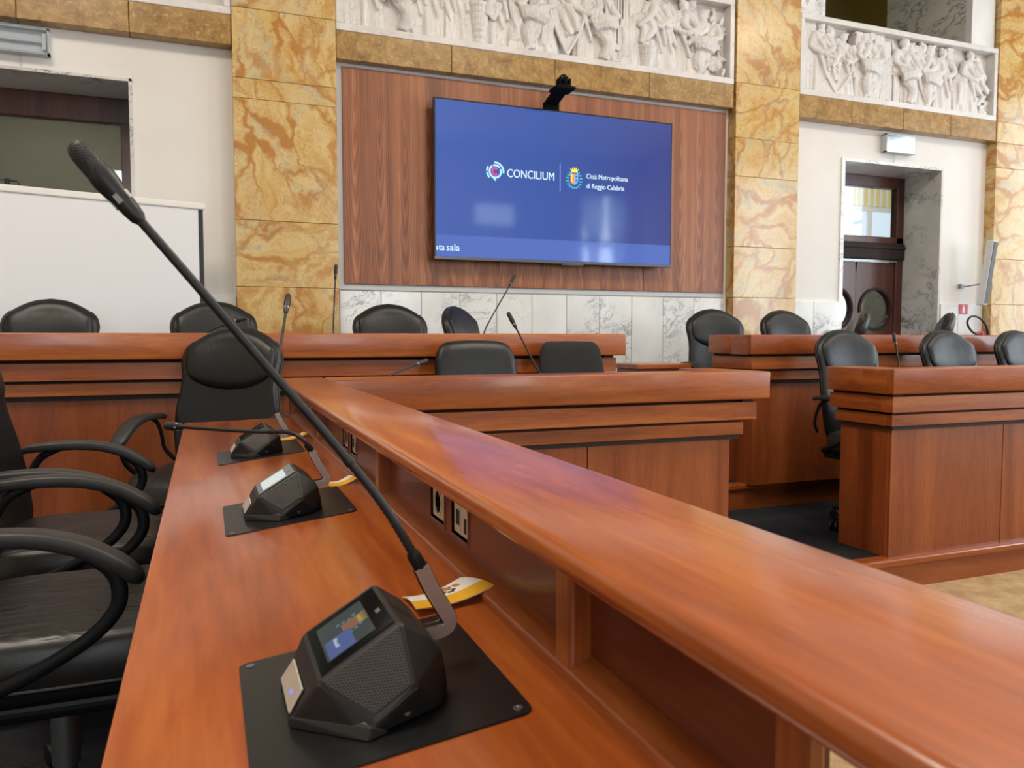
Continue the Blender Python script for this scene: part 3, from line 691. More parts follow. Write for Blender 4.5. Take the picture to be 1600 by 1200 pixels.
def bending(h, d=1, reach=.2):
    def f(mb):
        robe(mb, [(0, 0, .10), (-.01*d, h*.25, .09), (0, h*.46, .085)], 8, .14, random.random()*6)
        robe(mb, [(0, h*.42, .088), (.05*d, h*.55, .085), (.11*d, h*.64, .07), (.15*d, h*.68, .04)], 7, .08, 1)
        head(mb, .20*d, h*.70, h*.075, d)
        limb(mb, [(.13*d, h*.62, -.04), (.18*d, h*.45, -.07), (reach*d, h*.30, -.07)], [.036, .03, .02]); limb(mb, [(.09*d, h*.60, -.02), (.12*d, h*.42, -.05), (reach*.8*d, h*.26, -.06)], [.034, .028, .02])
        for k in range(4): limb(mb, [(.05*d-.03*k*d, h*.55-.03*k, -.045), (.03*d-.02*k*d, h*.35, -.06), (.03-.02*k, h*.1, -.05)], [.013, .016, .011])
    return f
def basket(w, h):
    def f(mb):
        for k in range(7): mb.lathe([(w*(.62+.05*k), h*.11*k), (w*(.66+.05*k), h*(.11*k+.05)), (w*(.62+.05*k), h*(.11*k+.1))], (0, 0, 0), n=18)
        for k in range(13): a = k*2.4; mb.ell((w*.65*math.cos(a)*(.3+.05*k), w*.5*math.sin(a)*(.3+.05*k)-.01, h*.84+.012*(k % 3)), (.03, .03, .03), 8, 6)
    return f
def drape(w, h):
    def f(mb):
        folds(mb, -w/2, w/2, 0, h, max(4, int(w/.03)), skew=w*.4); mb.box(-w/2, w/2, 0, .02, .02, h)
    return f
def diamond(w, h):
    def f(mb):
        sheet(mb, [(0, 0), (w*.5, h*.55), (w*.42, h), (-w*.42, h), (-w*.5, h*.5)])
        for s_ in (-1, 1): limb(mb, [(s_*w*.46, h, -.05), (s_*w*.5, h*.52, -.06), (0, 0, -.05)], .014)
        for k in range(5): limb(mb, [(-w*.3+k*.02, h*(.9-.12*k), -.05), (0, h*(.74-.12*k), -.06), (w*.3-k*.02, h*(.9-.12*k), -.05)], .010)
    return f
def harp(h):
    def f(mb):
        for k in range(7): mb.tube([(-.07+k*.022, -.05, .05), (-.08+k*.026, -.05, h)], .007, 6)
        limb(mb, [(-.1, h, -.05), (-.06, .03, -.05), (.08, .03, -.05), (.1, h, -.05)], .016)
    return f
def leafspray(w, h, n):
    def f(mb):
        for k in range(n):
            a = random.uniform(0, PI); r = random.uniform(.2, 1)
            mb.ell((w*.5*r*math.cos(a), random.uniform(-.04, 0), h*r*math.sin(a)), (.05, .014, .022), 8, 5, rot=Matrix.Rotation(random.uniform(-1.2, 1.2), 3, 'Y'))
        limb(mb, [(0, 0, -.01), (w*.1, h*.5, -.02), (w*.05, h, -.01)], .012)
    return f
def column(h, w=.05):
    def f(mb): mb.box(-w/2, w/2, -.04, .03, 0, h, .004); mb.box(-w*.7, w*.7, -.05, .03, h-.03, h, .004)
    return f
ZB, ZT = 2.24, 2.97
def parapet(x0, x1, items, gaps, label):
    t = thing('balcony_parapet', label, 'relief', ((x0+x1)/2, 6.0, Z(ZB))); o = t.location.copy()
    y0, y1 = 5.95, 6.075
    b = MB(o); b.box(x0, x1, y0, y1, Z(ZB)-.003, Z(ZB)+.05, .006); b.build('bottom_rail', 'carved_marble', t)
    b = MB(o); b.box(x0, x1, y0, y1, Z(ZT)-.05, Z(ZT), .006); b.build('top_rail', 'carved_marble', t)
    for a, c in ((x0, x0+.045), (x1-.045, x1)): MB(o).box(a, c, y0+.002, y1, Z(ZB)+.05, Z(ZT)-.05, .005).build('side_rail', 'carved_marble', t)
    xs = [x0+.04]
    for g0, g1 in gaps: xs += [g0, g1]
    xs.append(x1-.04)
    b = MB(o)
    for a, c in zip(xs[::2], xs[1::2]): b.box(a, c, y1-.02, y1+.01, Z(ZB)+.04, Z(ZT)-.04)
    for g0, g1 in gaps: b.box(g0, g1, y1-.02, y1+.01, Z(ZB)+.04+.30*random.random(), Z(ZT)-.04-.18*random.random()-.05)
    b.build('carved_ground', 'carved_marble', t)
    for fn, x, z, lab in items: figure(t, x, 6.03, Z(ZB)+.048+z, fn, lab, sx=1.0 if lab else 1.32, sz=1.0 if lab else 1.06)
    return t
H = .62
parapet(.935, 4.42, [
 (drape(.10, .6), 1.04, 0, None), (stand(.66, 1, wide=.9), 1.20, 0, None), (seated(.64, 1, arm=((.10, .40, -.06), (.12, .30, -.07))), 1.38, 0, None),
 (stand(.72, -1, wide=1.15), 1.66, 0, None), (stand(.72, 1, wide=1.25), 1.86, 0, None), (basket(.105, .42), 2.05, 0, 'carved woven basket'),
 (bending(.68, -1, .2), 2.36, 0, None), (seated(.62, -1), 2.55, 0, None), (diamond(.30, .58), 2.80, .01, 'carved hanging cloth'),
 (seated(.66, 1), 3.08, 0, None), (harp(.55), 3.25, .05, 'carved harp'), (bending(.68, 1, .12), 3.36, .0, None), (basket(.105, .24), 3.56, 0, 'carved fruit basket'),
 (stand(.66, -1, lean=-.06, arm=((-.12, .42, -.07), (-.2, .32, -.06))), 3.74, 0, None), (stand(.60, 1, wide=.8), 3.92, 0, None),
 (seated(.56, -1, arm=((-.1, .3, -.06), (-.17, .22, -.06))), 4.16, 0, None), (stand(.70, -1), 1.53, 0, None), (stand(.64, 1), 1.76, 0, None), (stand(.66, 1), 2.19, 0, None), (bending(.62, 1, .2), 2.62, 0, None), (stand(.66, 1, wide=.8), 2.97, 0, None), (drape(.12, .6), 3.45, 0, None), (stand(.64, 1), 3.64, 0, None), (stand(.62, -1), 4.02, 0, None), (leafspray(.3, .3, 26), 4.22, .30, 'carved leaves'), (leafspray(.2, .2, 14), 4.28, .05, 'carved leaves')],
 [(1.47, 1.53), (1.95, 2.0), (2.17, 2.24), (3.42, 3.50), (3.58, 3.63), (3.97, 4.01)], 'wide carved white marble relief over the walnut panelling')
parapet(5.15, 7.69, [
 (drape(.16, .6), 5.27, 0, None), (stand(.64, 1, True), 5.42, 0, None), (diamond(.34, .44), 5.60, 0, 'carved map cloth'), (stand(.56, -1, arm=((-.1, .32, -.07), (-.14, .24, -.07))), 5.72, 0, None),
 (column(.62, .07), 5.87, 0, 'carved post'), (seated(.64, -1), 6.06, 0, None), (drape(.10, .55), 6.22, 0, None), (leafspray(.22, .25, 16), 6.30, .34, None),
 (seated(.63, 1, True), 6.45, 0, None), (column(.30, .06), 6.36, 0, None), (drape(.16, .28), 6.62, .30, None), (diamond(.22, .36), 6.74, .03, 'carved tablet'), (seated(.60, -1, True), 6.84, 0, None), (stand(.58, 1), 6.98, 0, None),
 (column(.62, .07), 7.06, 0, 'carved post'), (stand(.60, 1, True), 5.53, 0, None), (stand(.6, -1), 5.97, 0, None), (drape(.1, .6), 6.14, 0, None), (stand(.58, -1), 6.56, 0, None), (stand(.6, 1), 6.70, 0, None), (stand(.6, 1), 7.36, 0, None), (bending(.66, 1, .26), 7.22, 0, None), (leafspray(.3, .42, 34), 7.50, .02, 'carved plants'), (leafspray(.2, .25, 14), 7.45, .33, None)],
 [(5.78, 5.83), (5.93, 6.0), (6.12, 6.18), (6.56, 6.60), (6.68, 6.70), (7.10, 7.14)], 'narrower carved white marble relief over the porthole door')
parapet(-2.88, .213, [(stand(.62, 1), -2.4+.42*k, 0, None) if k % 2 else (seated(.6, -1), -2.4+.42*k, 0, None) for k in range(6)], [(-.55, -.5)], 'carved white marble relief over the dark glazed door')

# ------------------------------------------------------------------ walnut panelling, television
t = thing('walnut_panelling', 'walnut veneer wall panelling behind the television', 'panelling', (2.69, YW, Z(.4))); o = t.location.copy()
YP = 6.02
MB(o).box(.985, 3.555, YP, YP+.03, Z(.402), Z(2.003), .002, 1).build('veneer_panel', 'walnut', t)
MB(o).box(3.559, 4.39, YP, YP+.03, Z(.402), Z(2.003), .002, 1).build('veneer_panel', 'walnut', t)
b = MB(o); b.box(.96, 4.41, YP+.015, YW, Z(.36), Z(.402)); b.box(.945, .984, YP+.012, YW, Z(.36), Z(2.03)); b.box(.96, 4.41, YP+.015, YW, Z(2.003), Z(2.03))
b.build('edge_trim', 'grey_plastic', t)
t = thing('television', 'large wall television showing a blue welcome screen', 'television', (2.75, 6.0, Z(.66))); o = t.location.copy()
X0, X1, TZ0, TZ1 = 1.650, 3.758, .599, 1.821
YS = 5.90
MB(o).box(X0, X1, YS, YS+.035, Z(TZ0), Z(TZ1), .003).build('housing', 'tv_black', t)
MB(o).box(X0+.3, X1-.3, YS+.035, YP, Z(TZ0)+.25, Z(TZ1)-.25).build('wall_mount', 'black_plastic', t)
b = MB(o); b.box(X0, X1, YS-.006, YS, Z(TZ0), Z(TZ0)+.022, .002); b.box(2.72, 2.92, YS-.004, YS+.02, Z(TZ0)-.012, Z(TZ0), .002); b.build('lower_bezel', 'tv_silver', t)
SX0, SX1, SZ0, SZ1 = X0+.013, X1-.013, TZ0+.024, TZ1-.013
scr = MB(o).box(SX0, SX1, YS-.003, YS-.0005, Z(SZ0), Z(SZ1)).build('screen', 'tv_screen', t)
YL = YS-.0045
def P(x, z): return Vector((x, YL, Z(z)))-o
def scrpoly(name, pts, mat, par=scr): 
    return MB().prism([P(*p) for p in pts], (0, -.0004, 0)).build(name, mat, par)
def arc(cx, cz, r0, r1, a0, a1, n=18):
    A = [R(a0+(a1-a0)*k/n) for k in range(n+1)]
    return [(cx+r1*math.cos(a), cz+r1*math.sin(a)) for a in A]+[(cx+r0*math.cos(a), cz+r0*math.sin(a)) for a in A[::-1]]
cx, cz = 2.146, 1.297
scrpoly('logo_ring', arc(cx, cz, .062, .076, -8, 96), 'lit_cyan'); scrpoly('logo_ring', arc(cx, cz, .040, .055, 40, 112), 'lit_cyan')
scrpoly('logo_ring', arc(cx, cz, .062, .076, 150, 180), 'lit_cyan'); scrpoly('logo_ring', arc(cx, cz, .062, .076, 188, 225), 'lit_cyan')
scrpoly('logo_ring', arc(cx, cz, .040, .055, 122, 385), 'lit_cyan')
scrpoly('logo_tail', [(cx-.03, cz-.045), (cx+.004, cz-.053), (cx+.006, cz-.078)], 'lit_cyan')
scrpoly('logo_letter', arc(cx, cz, .017, .032, 45, 315), 'lit_pink')
text_mesh('lettering', 'CONCILIUM', .090, 'lit_white', scr, P(2.243, 1.262), (1, 0, 0), (0, 0, 1), .0, .405)
scrpoly('divider_line', [(2.702, 1.182), (2.706, 1.182), (2.706, 1.400), (2.702, 1.400)], 'lit_line')
ex, ez = 2.831, 1.285
scrpoly('crest_shield', [(ex-.034, ez+.045), (ex, ez+.045), (ex, ez-.045), (ex-.02, ez-.036), (ex-.034, ez-.018)], 'lit_orange')
scrpoly('crest_shield', [(ex-.030, ez+.041), (ex-.018, ez+.041), (ex-.018, ez-.03), (ex-.030, ez-.015)], 'lit_yellow').location.y -= .0005
scrpoly('crest_shield', [(ex, ez+.045), (ex+.034, ez+.045), (ex+.034, ez-.018), (ex+.02, ez-.036), (ex, ez-.045)], 'lit_blue')
for dz in (.022, -.008): scrpoly('crest_mark', arc(ex+.017, ez+dz, .0, .007, 0, 350, 8), 'lit_navy').location.y -= .0005
cr = [(ex-.026, ez+.054), (ex+.026, ez+.054), (ex+.038, ez+.088), (ex+.022, ez+.072), (ex+.017, ez+.097), (ex+.006, ez+.074), (ex, ez+.102), (ex-.006, ez+.074), (ex-.017, ez+.097), (ex-.022, ez+.072), (ex-.038, ez+.088)]
scrpoly('crest_crown', cr, 'lit_yellow')
for sd in (-1, 1):
    for k in range(7):
        a = R(-78+k*22); px_, pz_ = ex+sd*.060*math.cos(a), ez-.004+.066*math.sin(a)
        b = MB()
        for q in (-1, 1):
            d = Vector((math.cos(a+.5*q), 0, math.sin(a+.5*q))); d.x *= sd; c = Vector((px_+sd*.007*q, 0, pz_))
            n_ = Vector((-d.z, 0, d.x)); pts = [c-d*.011, c+n_*.0055, c+d*.012, c-n_*.0055]
            b.prism([P(p.x, p.z) for p in pts], (0, -.0004, 0))
        b.build('crest_leaf', 'lit_teal', scr)
text_mesh('lettering', 'Città Metropolitana', .054, 'lit_white', scr, P(2.938, 1.300), (1, 0, 0), (0, 0, 1), .0, .385)
text_mesh('lettering', 'di Reggio Calabria', .054, 'lit_white', scr, P(2.940, 1.222), (1, 0, 0), (0, 0, 1), .0, .350)
text_mesh('lettering', 'ta', .074, 'lit_white', scr, P(1.684, .668), (1, 0, 0), (0, 0, 1), .0, .046)
text_mesh('lettering', 'sala', .074, 'lit_white', scr, P(1.744, .668), (1, 0, 0), (0, 0, 1), .0, .104)
scrpoly('letter_end', [(1.664, .668), (1.678, .670), (1.681, .684), (1.674, .696), (1.664, .700), (1.664, .692), (1.671, .688), (1.673, .681), (1.664, .678)], 'lit_white')

# conference camera over the television
t = thing('video_camera', 'black conference camera on a bracket above the television', 'camera', (2.62, 5.72, Z(1.80))); o = t.location.copy()
b = MB(o); b.box(2.575, 2.70, 5.905, 5.955, Z(1.80), Z(1.885), .004); b.hexa([(2.58, 5.90, Z(1.86)), (2.68, 5.90, Z(1.86)), (2.68, 5.94, Z(1.885)), (2.58, 5.94, Z(1.885))]+[(2.56, 5.66, Z(1.90)), (2.66, 5.66, Z(1.90)), (2.66, 5.70, Z(1.925)), (2.56, 5.70, Z(1.925))])
b.build('bracket', 'camera_black', t)
MB(o).box(2.525, 2.685, 5.57, 5.72, Z(1.893), Z(1.915), .004).build('shelf_plate', 'camera_black', t)
b = MB(o); b.lathe([(.055, 0), (.055, .02), (.045, .025)], (2.615, 5.645, Z(1.915)), n=20); b.box(2.565, 2.582, 5.61, 5.68, Z(1.93), Z(1.985), .005); b.box(2.648, 2.665, 5.61, 5.68, Z(1.93), Z(1.985), .005)
b.build('base', 'camera_black', t, smooth=True)
hd = MB(o).ell((2.615, 5.645, Z(1.978)), (.040, .042, .042), 18, 12).build('head', 'camera_black', t, smooth='all')
MB(o).lathe([(.026, 0), (.026, .02), (.021, .022), (.019, .012), (.0, .010)], (2.612, 5.618, Z(1.978)), (-.35, -1, -.15), n=20).build('lens', 'dev_glass', hd, smooth=True)

# emergency lights
def lamp(x0, x1, z0, z1, label, cable, refl='steel'):
    t = thing('emergency_light', label, 'light', ((x0+x1)/2, YW, Z(z0))); o = t.location.copy()
    b = MB(o); b.box(x0, x1, YW-.03, YW, Z(z0), Z(z1), .006); 
    b.box(x0, x1, YW-.075, YW-.03, Z(z0), Z(z0)+.012); b.box(x0, x1, YW-.075, YW-.03, Z(z1)-.012, Z(z1)); b.box(x0, x0+.012, YW-.075, YW-.03, Z(z0), Z(z1)); b.box(x1-.012, x1, YW-.075, YW-.03, Z(z0), Z(z1))
    b.build('housing', 'grey_plastic', t)
    MB(o).box(x0+.012, x1-.012, YW-.034, YW-.030, Z(z0)+.012, Z(z1)-.012).build('reflector', refl, t)
    b = MB(o); b.tube([(x0+.04, YW-.052, (Z(z0)+Z(z1))/2), (x1-.04, YW-.052, (Z(z0)+Z(z1))/2)], .012, 10); b.build('tube', 'white_plastic', t, smooth=True)
    for xx in (x0+.018, x1-.042): MB(o).box(xx, xx+.024, YW-.068, YW-.034, Z(z0)+.03, Z(z1)-.03, .003).build('tube_holder', 'white_plastic', t)
    MB(o).box(x0+.002, x1-.002, YW-.082, YW-.076, Z(z0)+.002, Z(z1)-.002, .002).build('cover', 'lamp_cover', t)
    MB(o).tube([(cable, YW-.01, Z(z0)+.005), (cable+.004, YW-.012, Z(z0)-.04), (cable-.006, YW-.006, Z(z0)-.08)], .003, 6, smooth_steps=3).build('cable', 'grey_plastic', t)
lamp(-1.36, -.905, 1.832, 1.998, 'emergency light above the dark glazed door', -1.08, 'white_plastic')
lamp(6.245, 6.62, 1.812, 1.99, 'emergency light above the porthole door', 6.42)

# projection screen
t = thing('projection_screen', 'white pull-up projection screen with black side border', 'screen', (-1.05, 5.38, Z(PB)), R(15.2))
MB().box(-1.04, 1.06, -.004, .0, .30, 1.795).build('screen_cloth', 'screen_cloth', t)
b = MB(); b.box(1.06, 1.09, -.005, .001, .26, 1.795); b.box(-1.07, -1.04, -.005, .001, .26, 1.795); b.box(-1.07, 1.09, -.005, .001, .26, .30); b.build('black_border', 'satin_black', t)
MB().box(-1.10, 1.105, -.016, .014, 1.795, 1.838, .008).build('top_bar', 'white_metal', t)
b = MB(); b.tube([(-.06, 0, 1.838), (-.05, 0, 1.862), (.05, 0, 1.862), (.06, 0, 1.838)], .004, 6); b.box(-.015, .015, -.006, .006, 1.838, 1.872); b.build('hook', 'black_plastic', t)
MB().box(-1.12, 1.12, -.05, .05, .17, .26, .012).build('case', 'white_metal', t)
MB().box(-.02, .02, .015, .035, .2, 1.84).build('support_pole', 'steel', t)
for s_ in (-.8, .8): MB().box(s_-.025, s_+.025, -.22, .22, .0, .17, .01).build('foot', 'white_metal', t)

# column loudspeaker, extinguisher, sign
t = thing('column_speaker', 'slim grey column loudspeaker on the wall by the corner pillar', 'speaker', (7.44, 5.88, Z(.33)))
sp = MB().hexa([(-.06, -.10, 0), (.075, -.04, 0), (.06, .03, 0), (-.075, -.03, 0), (-.06, -.19, .64), (.075, -.13, .64), (.06, -.06, .64), (-.075, -.12, .64)], .004, 1).build('cabinet', 'white_plastic', t)
MB().hexa([(-.05, -.102, .012), (.066, -.05, .012), (.064, -.046, .012), (-.052, -.098, .012), (-.05, -.192, .628), (.066, -.14, .628), (.064, -.136, .628), (-.052, -.188, .628)]).build('grille', plain('grey grille cloth', srgb(104, 106, 112), .8), t)
b = MB(); b.box(-.085, -.045, .14, .18, .18, .225, .004); b.box(-.05, .0, .155, .165, .195, .21); b.tube([(.0, .16, .20), (.0, -.06, .22)], .008, 8); b.build('wall_bracket', 'steel', t)
t = thing('fire_extinguisher', 'red fire extinguisher with a looped black hose below the red sign', 'extinguisher', (7.52, 5.90, Z(-.55))); o = t.location.copy()
MB().lathe([(.05, 0), (.075, .012), (.075, .42), (.06, .48), (.03, .51), (.022, .55)], (0, 0, 0), n=24).build('cylinder', 'red', t, smooth=True)
b = MB(); b.lathe([(.022, .54), (.026, .56), (.02, .60)], (0, 0, 0), n=14); b.hexa([(-.10, -.012, .585), (.02, -.012, .60), (.02, .012, .60), (-.10, .012, .585), (-.10, -.012, .60), (.02, -.012, .618), (.02, .012, .618), (-.10, .012, .60)]); b.build('lever', 'red', t)
b = MB(); b.tube([(-.02, 0, .59), (-.10, -.01, .585), (-.19, -.02, .63), (-.235, -.02, .70), (-.20, -.02, .755), (-.12, -.02, .765), (-.03, -.02, .73), (.04, -.02, .66), (.06, -.02, .60)], .011, 8, smooth_steps=5); b.tube([(.05, -.02, .64), (.075, -.02, .56)], [.013, .018], 8); b.build('hose', 'rubber', t, smooth=True)
MB().box(-.01, .01, .05, .16, .40, .46).build('wall_hook', 'steel', t)
t = thing('extinguisher_sign', 'red sign with a white extinguisher symbol on the marble tiles', 'sign', (7.405, 6.03, Z(.242))); 
MB().box(-.058, .062, -.003, .004, 0, .102, .001, 1).build('plate', 'red', t)
b = MB(); b.prism([(-.016, -.0035, .014), (.018, -.0035, .014), (.018, -.0035, .062), (.008, -.0035, .074), (-.006, -.0035, .074), (-.016, -.0035, .062)], (0, -.001, 0)); b.prism([(-.003, -.0035, .074), (.006, -.0035, .074), (.006, -.0035, .086), (-.003, -.0035, .086)], (0, -.001, 0)); b.prism([(-.02, -.0035, .083), (.012, -.0035, .086), (.012, -.0035, .092), (-.02, -.0035, .09)], (0, -.001, 0)); b.build('symbol', 'sign_white', t)
MB().box(-.002, .005, -.0052, -.0045, .035, .045).build('symbol_mark', 'red', t)

# ------------------------------------------------------------------ the benches
SL = .12                # the writing surfaces rise towards the ledge
def ztab(x): return -.349+SL*(x+.0875)
def panel_holes(b, x0, x1, y0, y1, z0, z1, holes):
    ys = sorted(holes); y = y0
    for h0, h1, a, c in ys:
        b.box(x0, x1, y, h0, z0, z1); b.box(x0, x1, h0, h1, z0, a); b.box(x0, x1, h0, h1, c, z1); y = h1
    b.box(x0, x1, y, y1, z0, z1)
LZ = -.155
t = thing('bench_desk', 'long cherry desk arm with microphones, sockets and the worn ledge', 'desk', (.16, 1.5, Z(PF))); o = t.location.copy()
prof = [(.236, LZ-.040), (.236, LZ), (.425, LZ), (.425, LZ-.124), (.387, LZ-.124), (.387, LZ-.040)]
b = MB(o); pts = [(x, .46, Z(z)) for x, z in prof]
bm_b = MB(o); bm_b.box(.387, .4245, .46, 3.115, Z(LZ)-.124, Z(LZ)-.008, .005, 2)
bm_b.box(.243, .425, .02, 3.115, Z(LZ)-.025, Z(LZ), .0105, 4)
ledge = bm_b.build('ledge_top', 'cherry_ledge', t, smooth=True)
holes_all = [(.962, 1.034, Z(-.268), Z(-.213)), (1.070, 1.142, Z(-.268), Z(-.213)), (1.772, 1.840, Z(-.268), Z(-.213)), (1.880, 1.950, Z(-.268), Z(-.213)), (2.58, 2.65, Z(-.268), Z(-.213)), (2.69, 2.76, Z(-.268), Z(-.213))]
posts = [.327, .629, 1.446, 2.270, 3.09]
MB(o).box(.292, .306, .322, .348, Z(-.302), Z(LZ)-.023, .003).build('post', 'cherry_z', t)
for y in posts[1:]: MB(o).box(.292, .335, y-.017, y+.017, Z(-.302), Z(LZ)-.023, .004).build('post', 'cherry_z', t)
for a, c in zip(posts, posts[1:]):
    b = MB(o); hs = [h for h in holes_all if a < h[0] < c]
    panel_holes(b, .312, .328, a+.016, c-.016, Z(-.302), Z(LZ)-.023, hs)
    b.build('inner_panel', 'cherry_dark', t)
for y0, y1, z0, z1 in holes_all:
    b = MB(o); m = .006
    for p in ((y0-m, y0, z0-m, z1+m), (y1, y1+m, z0-m, z1+m), (y0, y1, z0-m, z0), (y0, y1, z1, z1+m)): b.box(.3105, .330, *p, .0012, 1)
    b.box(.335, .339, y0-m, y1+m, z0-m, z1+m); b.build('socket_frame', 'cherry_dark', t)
    k = holes_all.index((y0, y1, z0, z1))
    s_ = MB(o).box(.3135, .334, y0+.004, y1-.006, z0+.003, z1-.003, .001, 1).build('socket_plate', 'ivory', t)
    ym = (y0+y1)/2; zm = (z0+z1)/2
    if k % 2 == 1:
        b = MB(o); b.lathe([(.0185, 0), (.0195, .0012), (.0195, .002), (.0165, .002), (.0165, -.004)], (.3135, ym, zm), (-1, 0, 0), n=22); b.build('socket_ring', 'ivory', s_, smooth=True)
        for dz in (-.009, 0, .009): MB(o).lathe([(.0025, 0), (.0025, .0008)], (.3135, ym, zm+dz), (-1, 0, 0), n=10).build('pin_hole', 'black', s_)
    else:
        MB(o).box(.3125, .315, ym+.006, ym+.019, zm-.012, zm+.008).build('port', 'black', s_)
        MB(o).box(.3125, .315, ym-.024, ym-.016, zm-.018, zm+.002).build('port', 'black', s_)
        MB(o).box(.3130, .315, ym-.002, ym+.001, zm-.024, zm+.024).build('module_joint', 'grey_plastic', s_)
MB(o).hexa([(.2895, .31, Z(ztab(.2895))-.004), (.318, .31, Z(ztab(.318))-.004), (.318, 3.10, Z(ztab(.318))-.004), (.2895, 3.10, Z(ztab(.2895))-.004), (.2895, .31, Z(ztab(.2895))+.010), (.318, .31, Z(-.278)), (.318, 3.10, Z(-.278)), (.2895, 3.10, Z(ztab(.2895))+.010)], .003, 2).build('foot_moulding', 'cherry_y', t)
xr = .345
MB(o).hexa([(-.0875, .31, Z(ztab(-.0875))-.030), (xr, .31, Z(ztab(xr))-.03), (xr, 3.47-(xr+.0875), Z(ztab(xr))-.03), (-.0875, 3.47, Z(ztab(-.0875))-.03),
            (-.0875, .31, Z(ztab(-.0875))), (xr, .31, Z(ztab(xr))), (xr, 3.47-(xr+.0875), Z(ztab(xr))), (-.0875, 3.47, Z(ztab(-.0875)))], .004, 2).build('worktop', 'cherry_red', t, smooth=True)
MB(o).box(.337, .395, .47, 3.0, Z(-.373), Z(-.293), .004).build('moulding', 'cherry_y', t)
MB(o).box(.337, .365, .47, 3.0, Z(-.443), Z(-.387), .004).build('moulding', 'cherry_y', t)
for a, c in ((.47, 1.30), (1.304, 2.13), (2.134, 3.0)): MB(o).box(.318, .338, a, c, Z(PF), Z(-.30), .002, 1).build('outer_panel', 'cherry_panel_z', t)
for y in (.33, 1.3, 2.3): MB(o).box(.0, .32, y-.012, y+.012, Z(PF), Z(-.372)).build('support_panel', 'cherry_panel_z', t)

def run(label, x0, x1, yf, zt, zfl, seams, returns, wt=True, work_x0=None, mitre=False):
    """a straight desk facing the hall: ledge with deep fascia, two stepped mouldings, panels, end returns, sloping worktop behind"""
    t = thing('bench_desk', label, 'desk', ((x0+x1)/2, yf+.3, Z(zfl))); o = t.location.copy()
    z = lambda d: Z(zt-d)
    L0, L1 = 'left' in returns, 'right' in returns
    prof = [(yf, z(.124)), (yf, z(0)), (yf+.2, z(0)), (yf+.2, z(.026)), (yf+.04, z(.026)), (yf+.04, z(.124))]
    b = MB(o); b.prism([(x0, y, q) for y, q in prof], (x1-x0, 0, 0), .007, 3); b.build('ledge_top', 'cherry_x', t, smooth=True)
    e0 = .03 if L0 else 0; e1 = .05 if L1 else 0
    MB(o).box(x0+e0, x1-e1, yf+.03, yf+.10, z(.218), z(.138), .0015, 1).build('moulding', 'cherry_x', t)
    MB(o).box(x0+2*e0, x1-2*e1, yf+.06, yf+.10, z(.289), z(.232), .0015, 1).build('moulding', 'cherry_x', t)
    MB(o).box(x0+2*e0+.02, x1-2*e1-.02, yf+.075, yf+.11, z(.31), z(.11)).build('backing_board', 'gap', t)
    xs = [x0+3*e0]+list(seams)+[x1-3*e1]
    for a, c in zip(xs, xs[1:]): MB(o).box(a+.002, c-.002, yf+.09, yf+.112, Z(zfl), z(.303), .002, 1).build('front_panel', 'cherry_panel_z', t)
    MB(o).box(xs[0]+.01, xs[-1]-.01, yf+.112, yf+.125, Z(zfl), z(.30)).build('rear_board', 'cherry_panel_z', t)
    for sd, on in (('l', L0), ('r', L1)):
        if not on: continue
        xe = x0 if sd == 'l' else x1; s = 1 if sd == 'l' else -1; st = .03 if sd == 'l' else .05; ye = yf+.45
        pr = [(xe, z(.124)), (xe, z(0)), (xe+s*.2, z(0)), (xe+s*.2, z(.026)), (xe+s*.04, z(.026)), (xe+s*.04, z(.124))]
        b = MB(o); b.prism([(x, yf+.195, q) for x, q in pr], (0, ye-yf-.195, 0), .007, 3)
        xa, xb = sorted((xe+s*.0005, xe+s*.05)); b.box(xa, xb, yf+.03, yf+.20, z(.124), z(.012)); b.build('end_ledge', 'cherry_y', t, smooth=True)
        def bx(d, z0, z1, nm, mt, y_in=.0): 
            xa, xb = sorted((xe+s*d, xe+s*(d+.05))); MB(o).box(xa, xb, yf+.10, ye-y_in, z0, z1, .0015, 1).build(nm, mt, t)
        bx(st, z(.218), z(.138), 'end_moulding', 'cherry_y'); bx(2*st, z(.289), z(.232), 'end_moulding', 'cherry_y', .01)
        xa, xb = sorted((xe+s*3*st, xe+s*(3*st+.02))); MB(o).box(xa, xb, yf+.11, ye-.02, Z(zfl), z(.303), .002, 1).build('end_panel', 'cherry_panel_z', t)
        for d_, q0, q1, yq in ((st+.012, .145, .118, .042), (2*st+.012, .238, .210, .072)):
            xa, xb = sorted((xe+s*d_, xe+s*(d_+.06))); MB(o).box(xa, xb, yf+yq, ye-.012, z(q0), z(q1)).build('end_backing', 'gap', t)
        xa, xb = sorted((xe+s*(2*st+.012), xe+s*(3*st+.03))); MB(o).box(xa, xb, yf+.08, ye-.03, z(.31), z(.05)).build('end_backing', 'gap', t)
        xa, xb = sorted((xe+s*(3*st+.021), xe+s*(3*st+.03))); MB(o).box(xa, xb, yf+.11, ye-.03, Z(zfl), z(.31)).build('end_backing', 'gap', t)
    ya, yb = yf+.135, yf+.55                    # sloping worktop on the seats' side
    xa = x0+(.2 if L0 else 0); xb = x1-(.2 if L1 else 0)
    zr, zfr = Z(zt-.143), Z(zt-.194)
    if mitre: P_ = [(.345, ya-.02), (xb, ya-.02), (xb, yb), (-.0875, yb)]
    else: P_ = [(xa, ya), (xb, ya), (xb, yb), (xa, yb)]
    zz = [zr, zr, zfr, zfr]
    MB(o).hexa([(p[0], p[1], q-.03) for p, q in zip(P_, zz)]+[(p[0], p[1], q) for p, q in zip(P_, zz)], .004).build('worktop', 'cherry_x', t, smooth=True)
    n = max(2, int((xb-xa)/1.2))
    for k in range(1, n): xx = xa+(xb-xa)*k/n; MB(o).box(xx-.012, xx+.012, yf+.126, yf+.48, Z(zfl), zfr-.032).build('support_panel', 'cherry_panel_z', t)
    return t
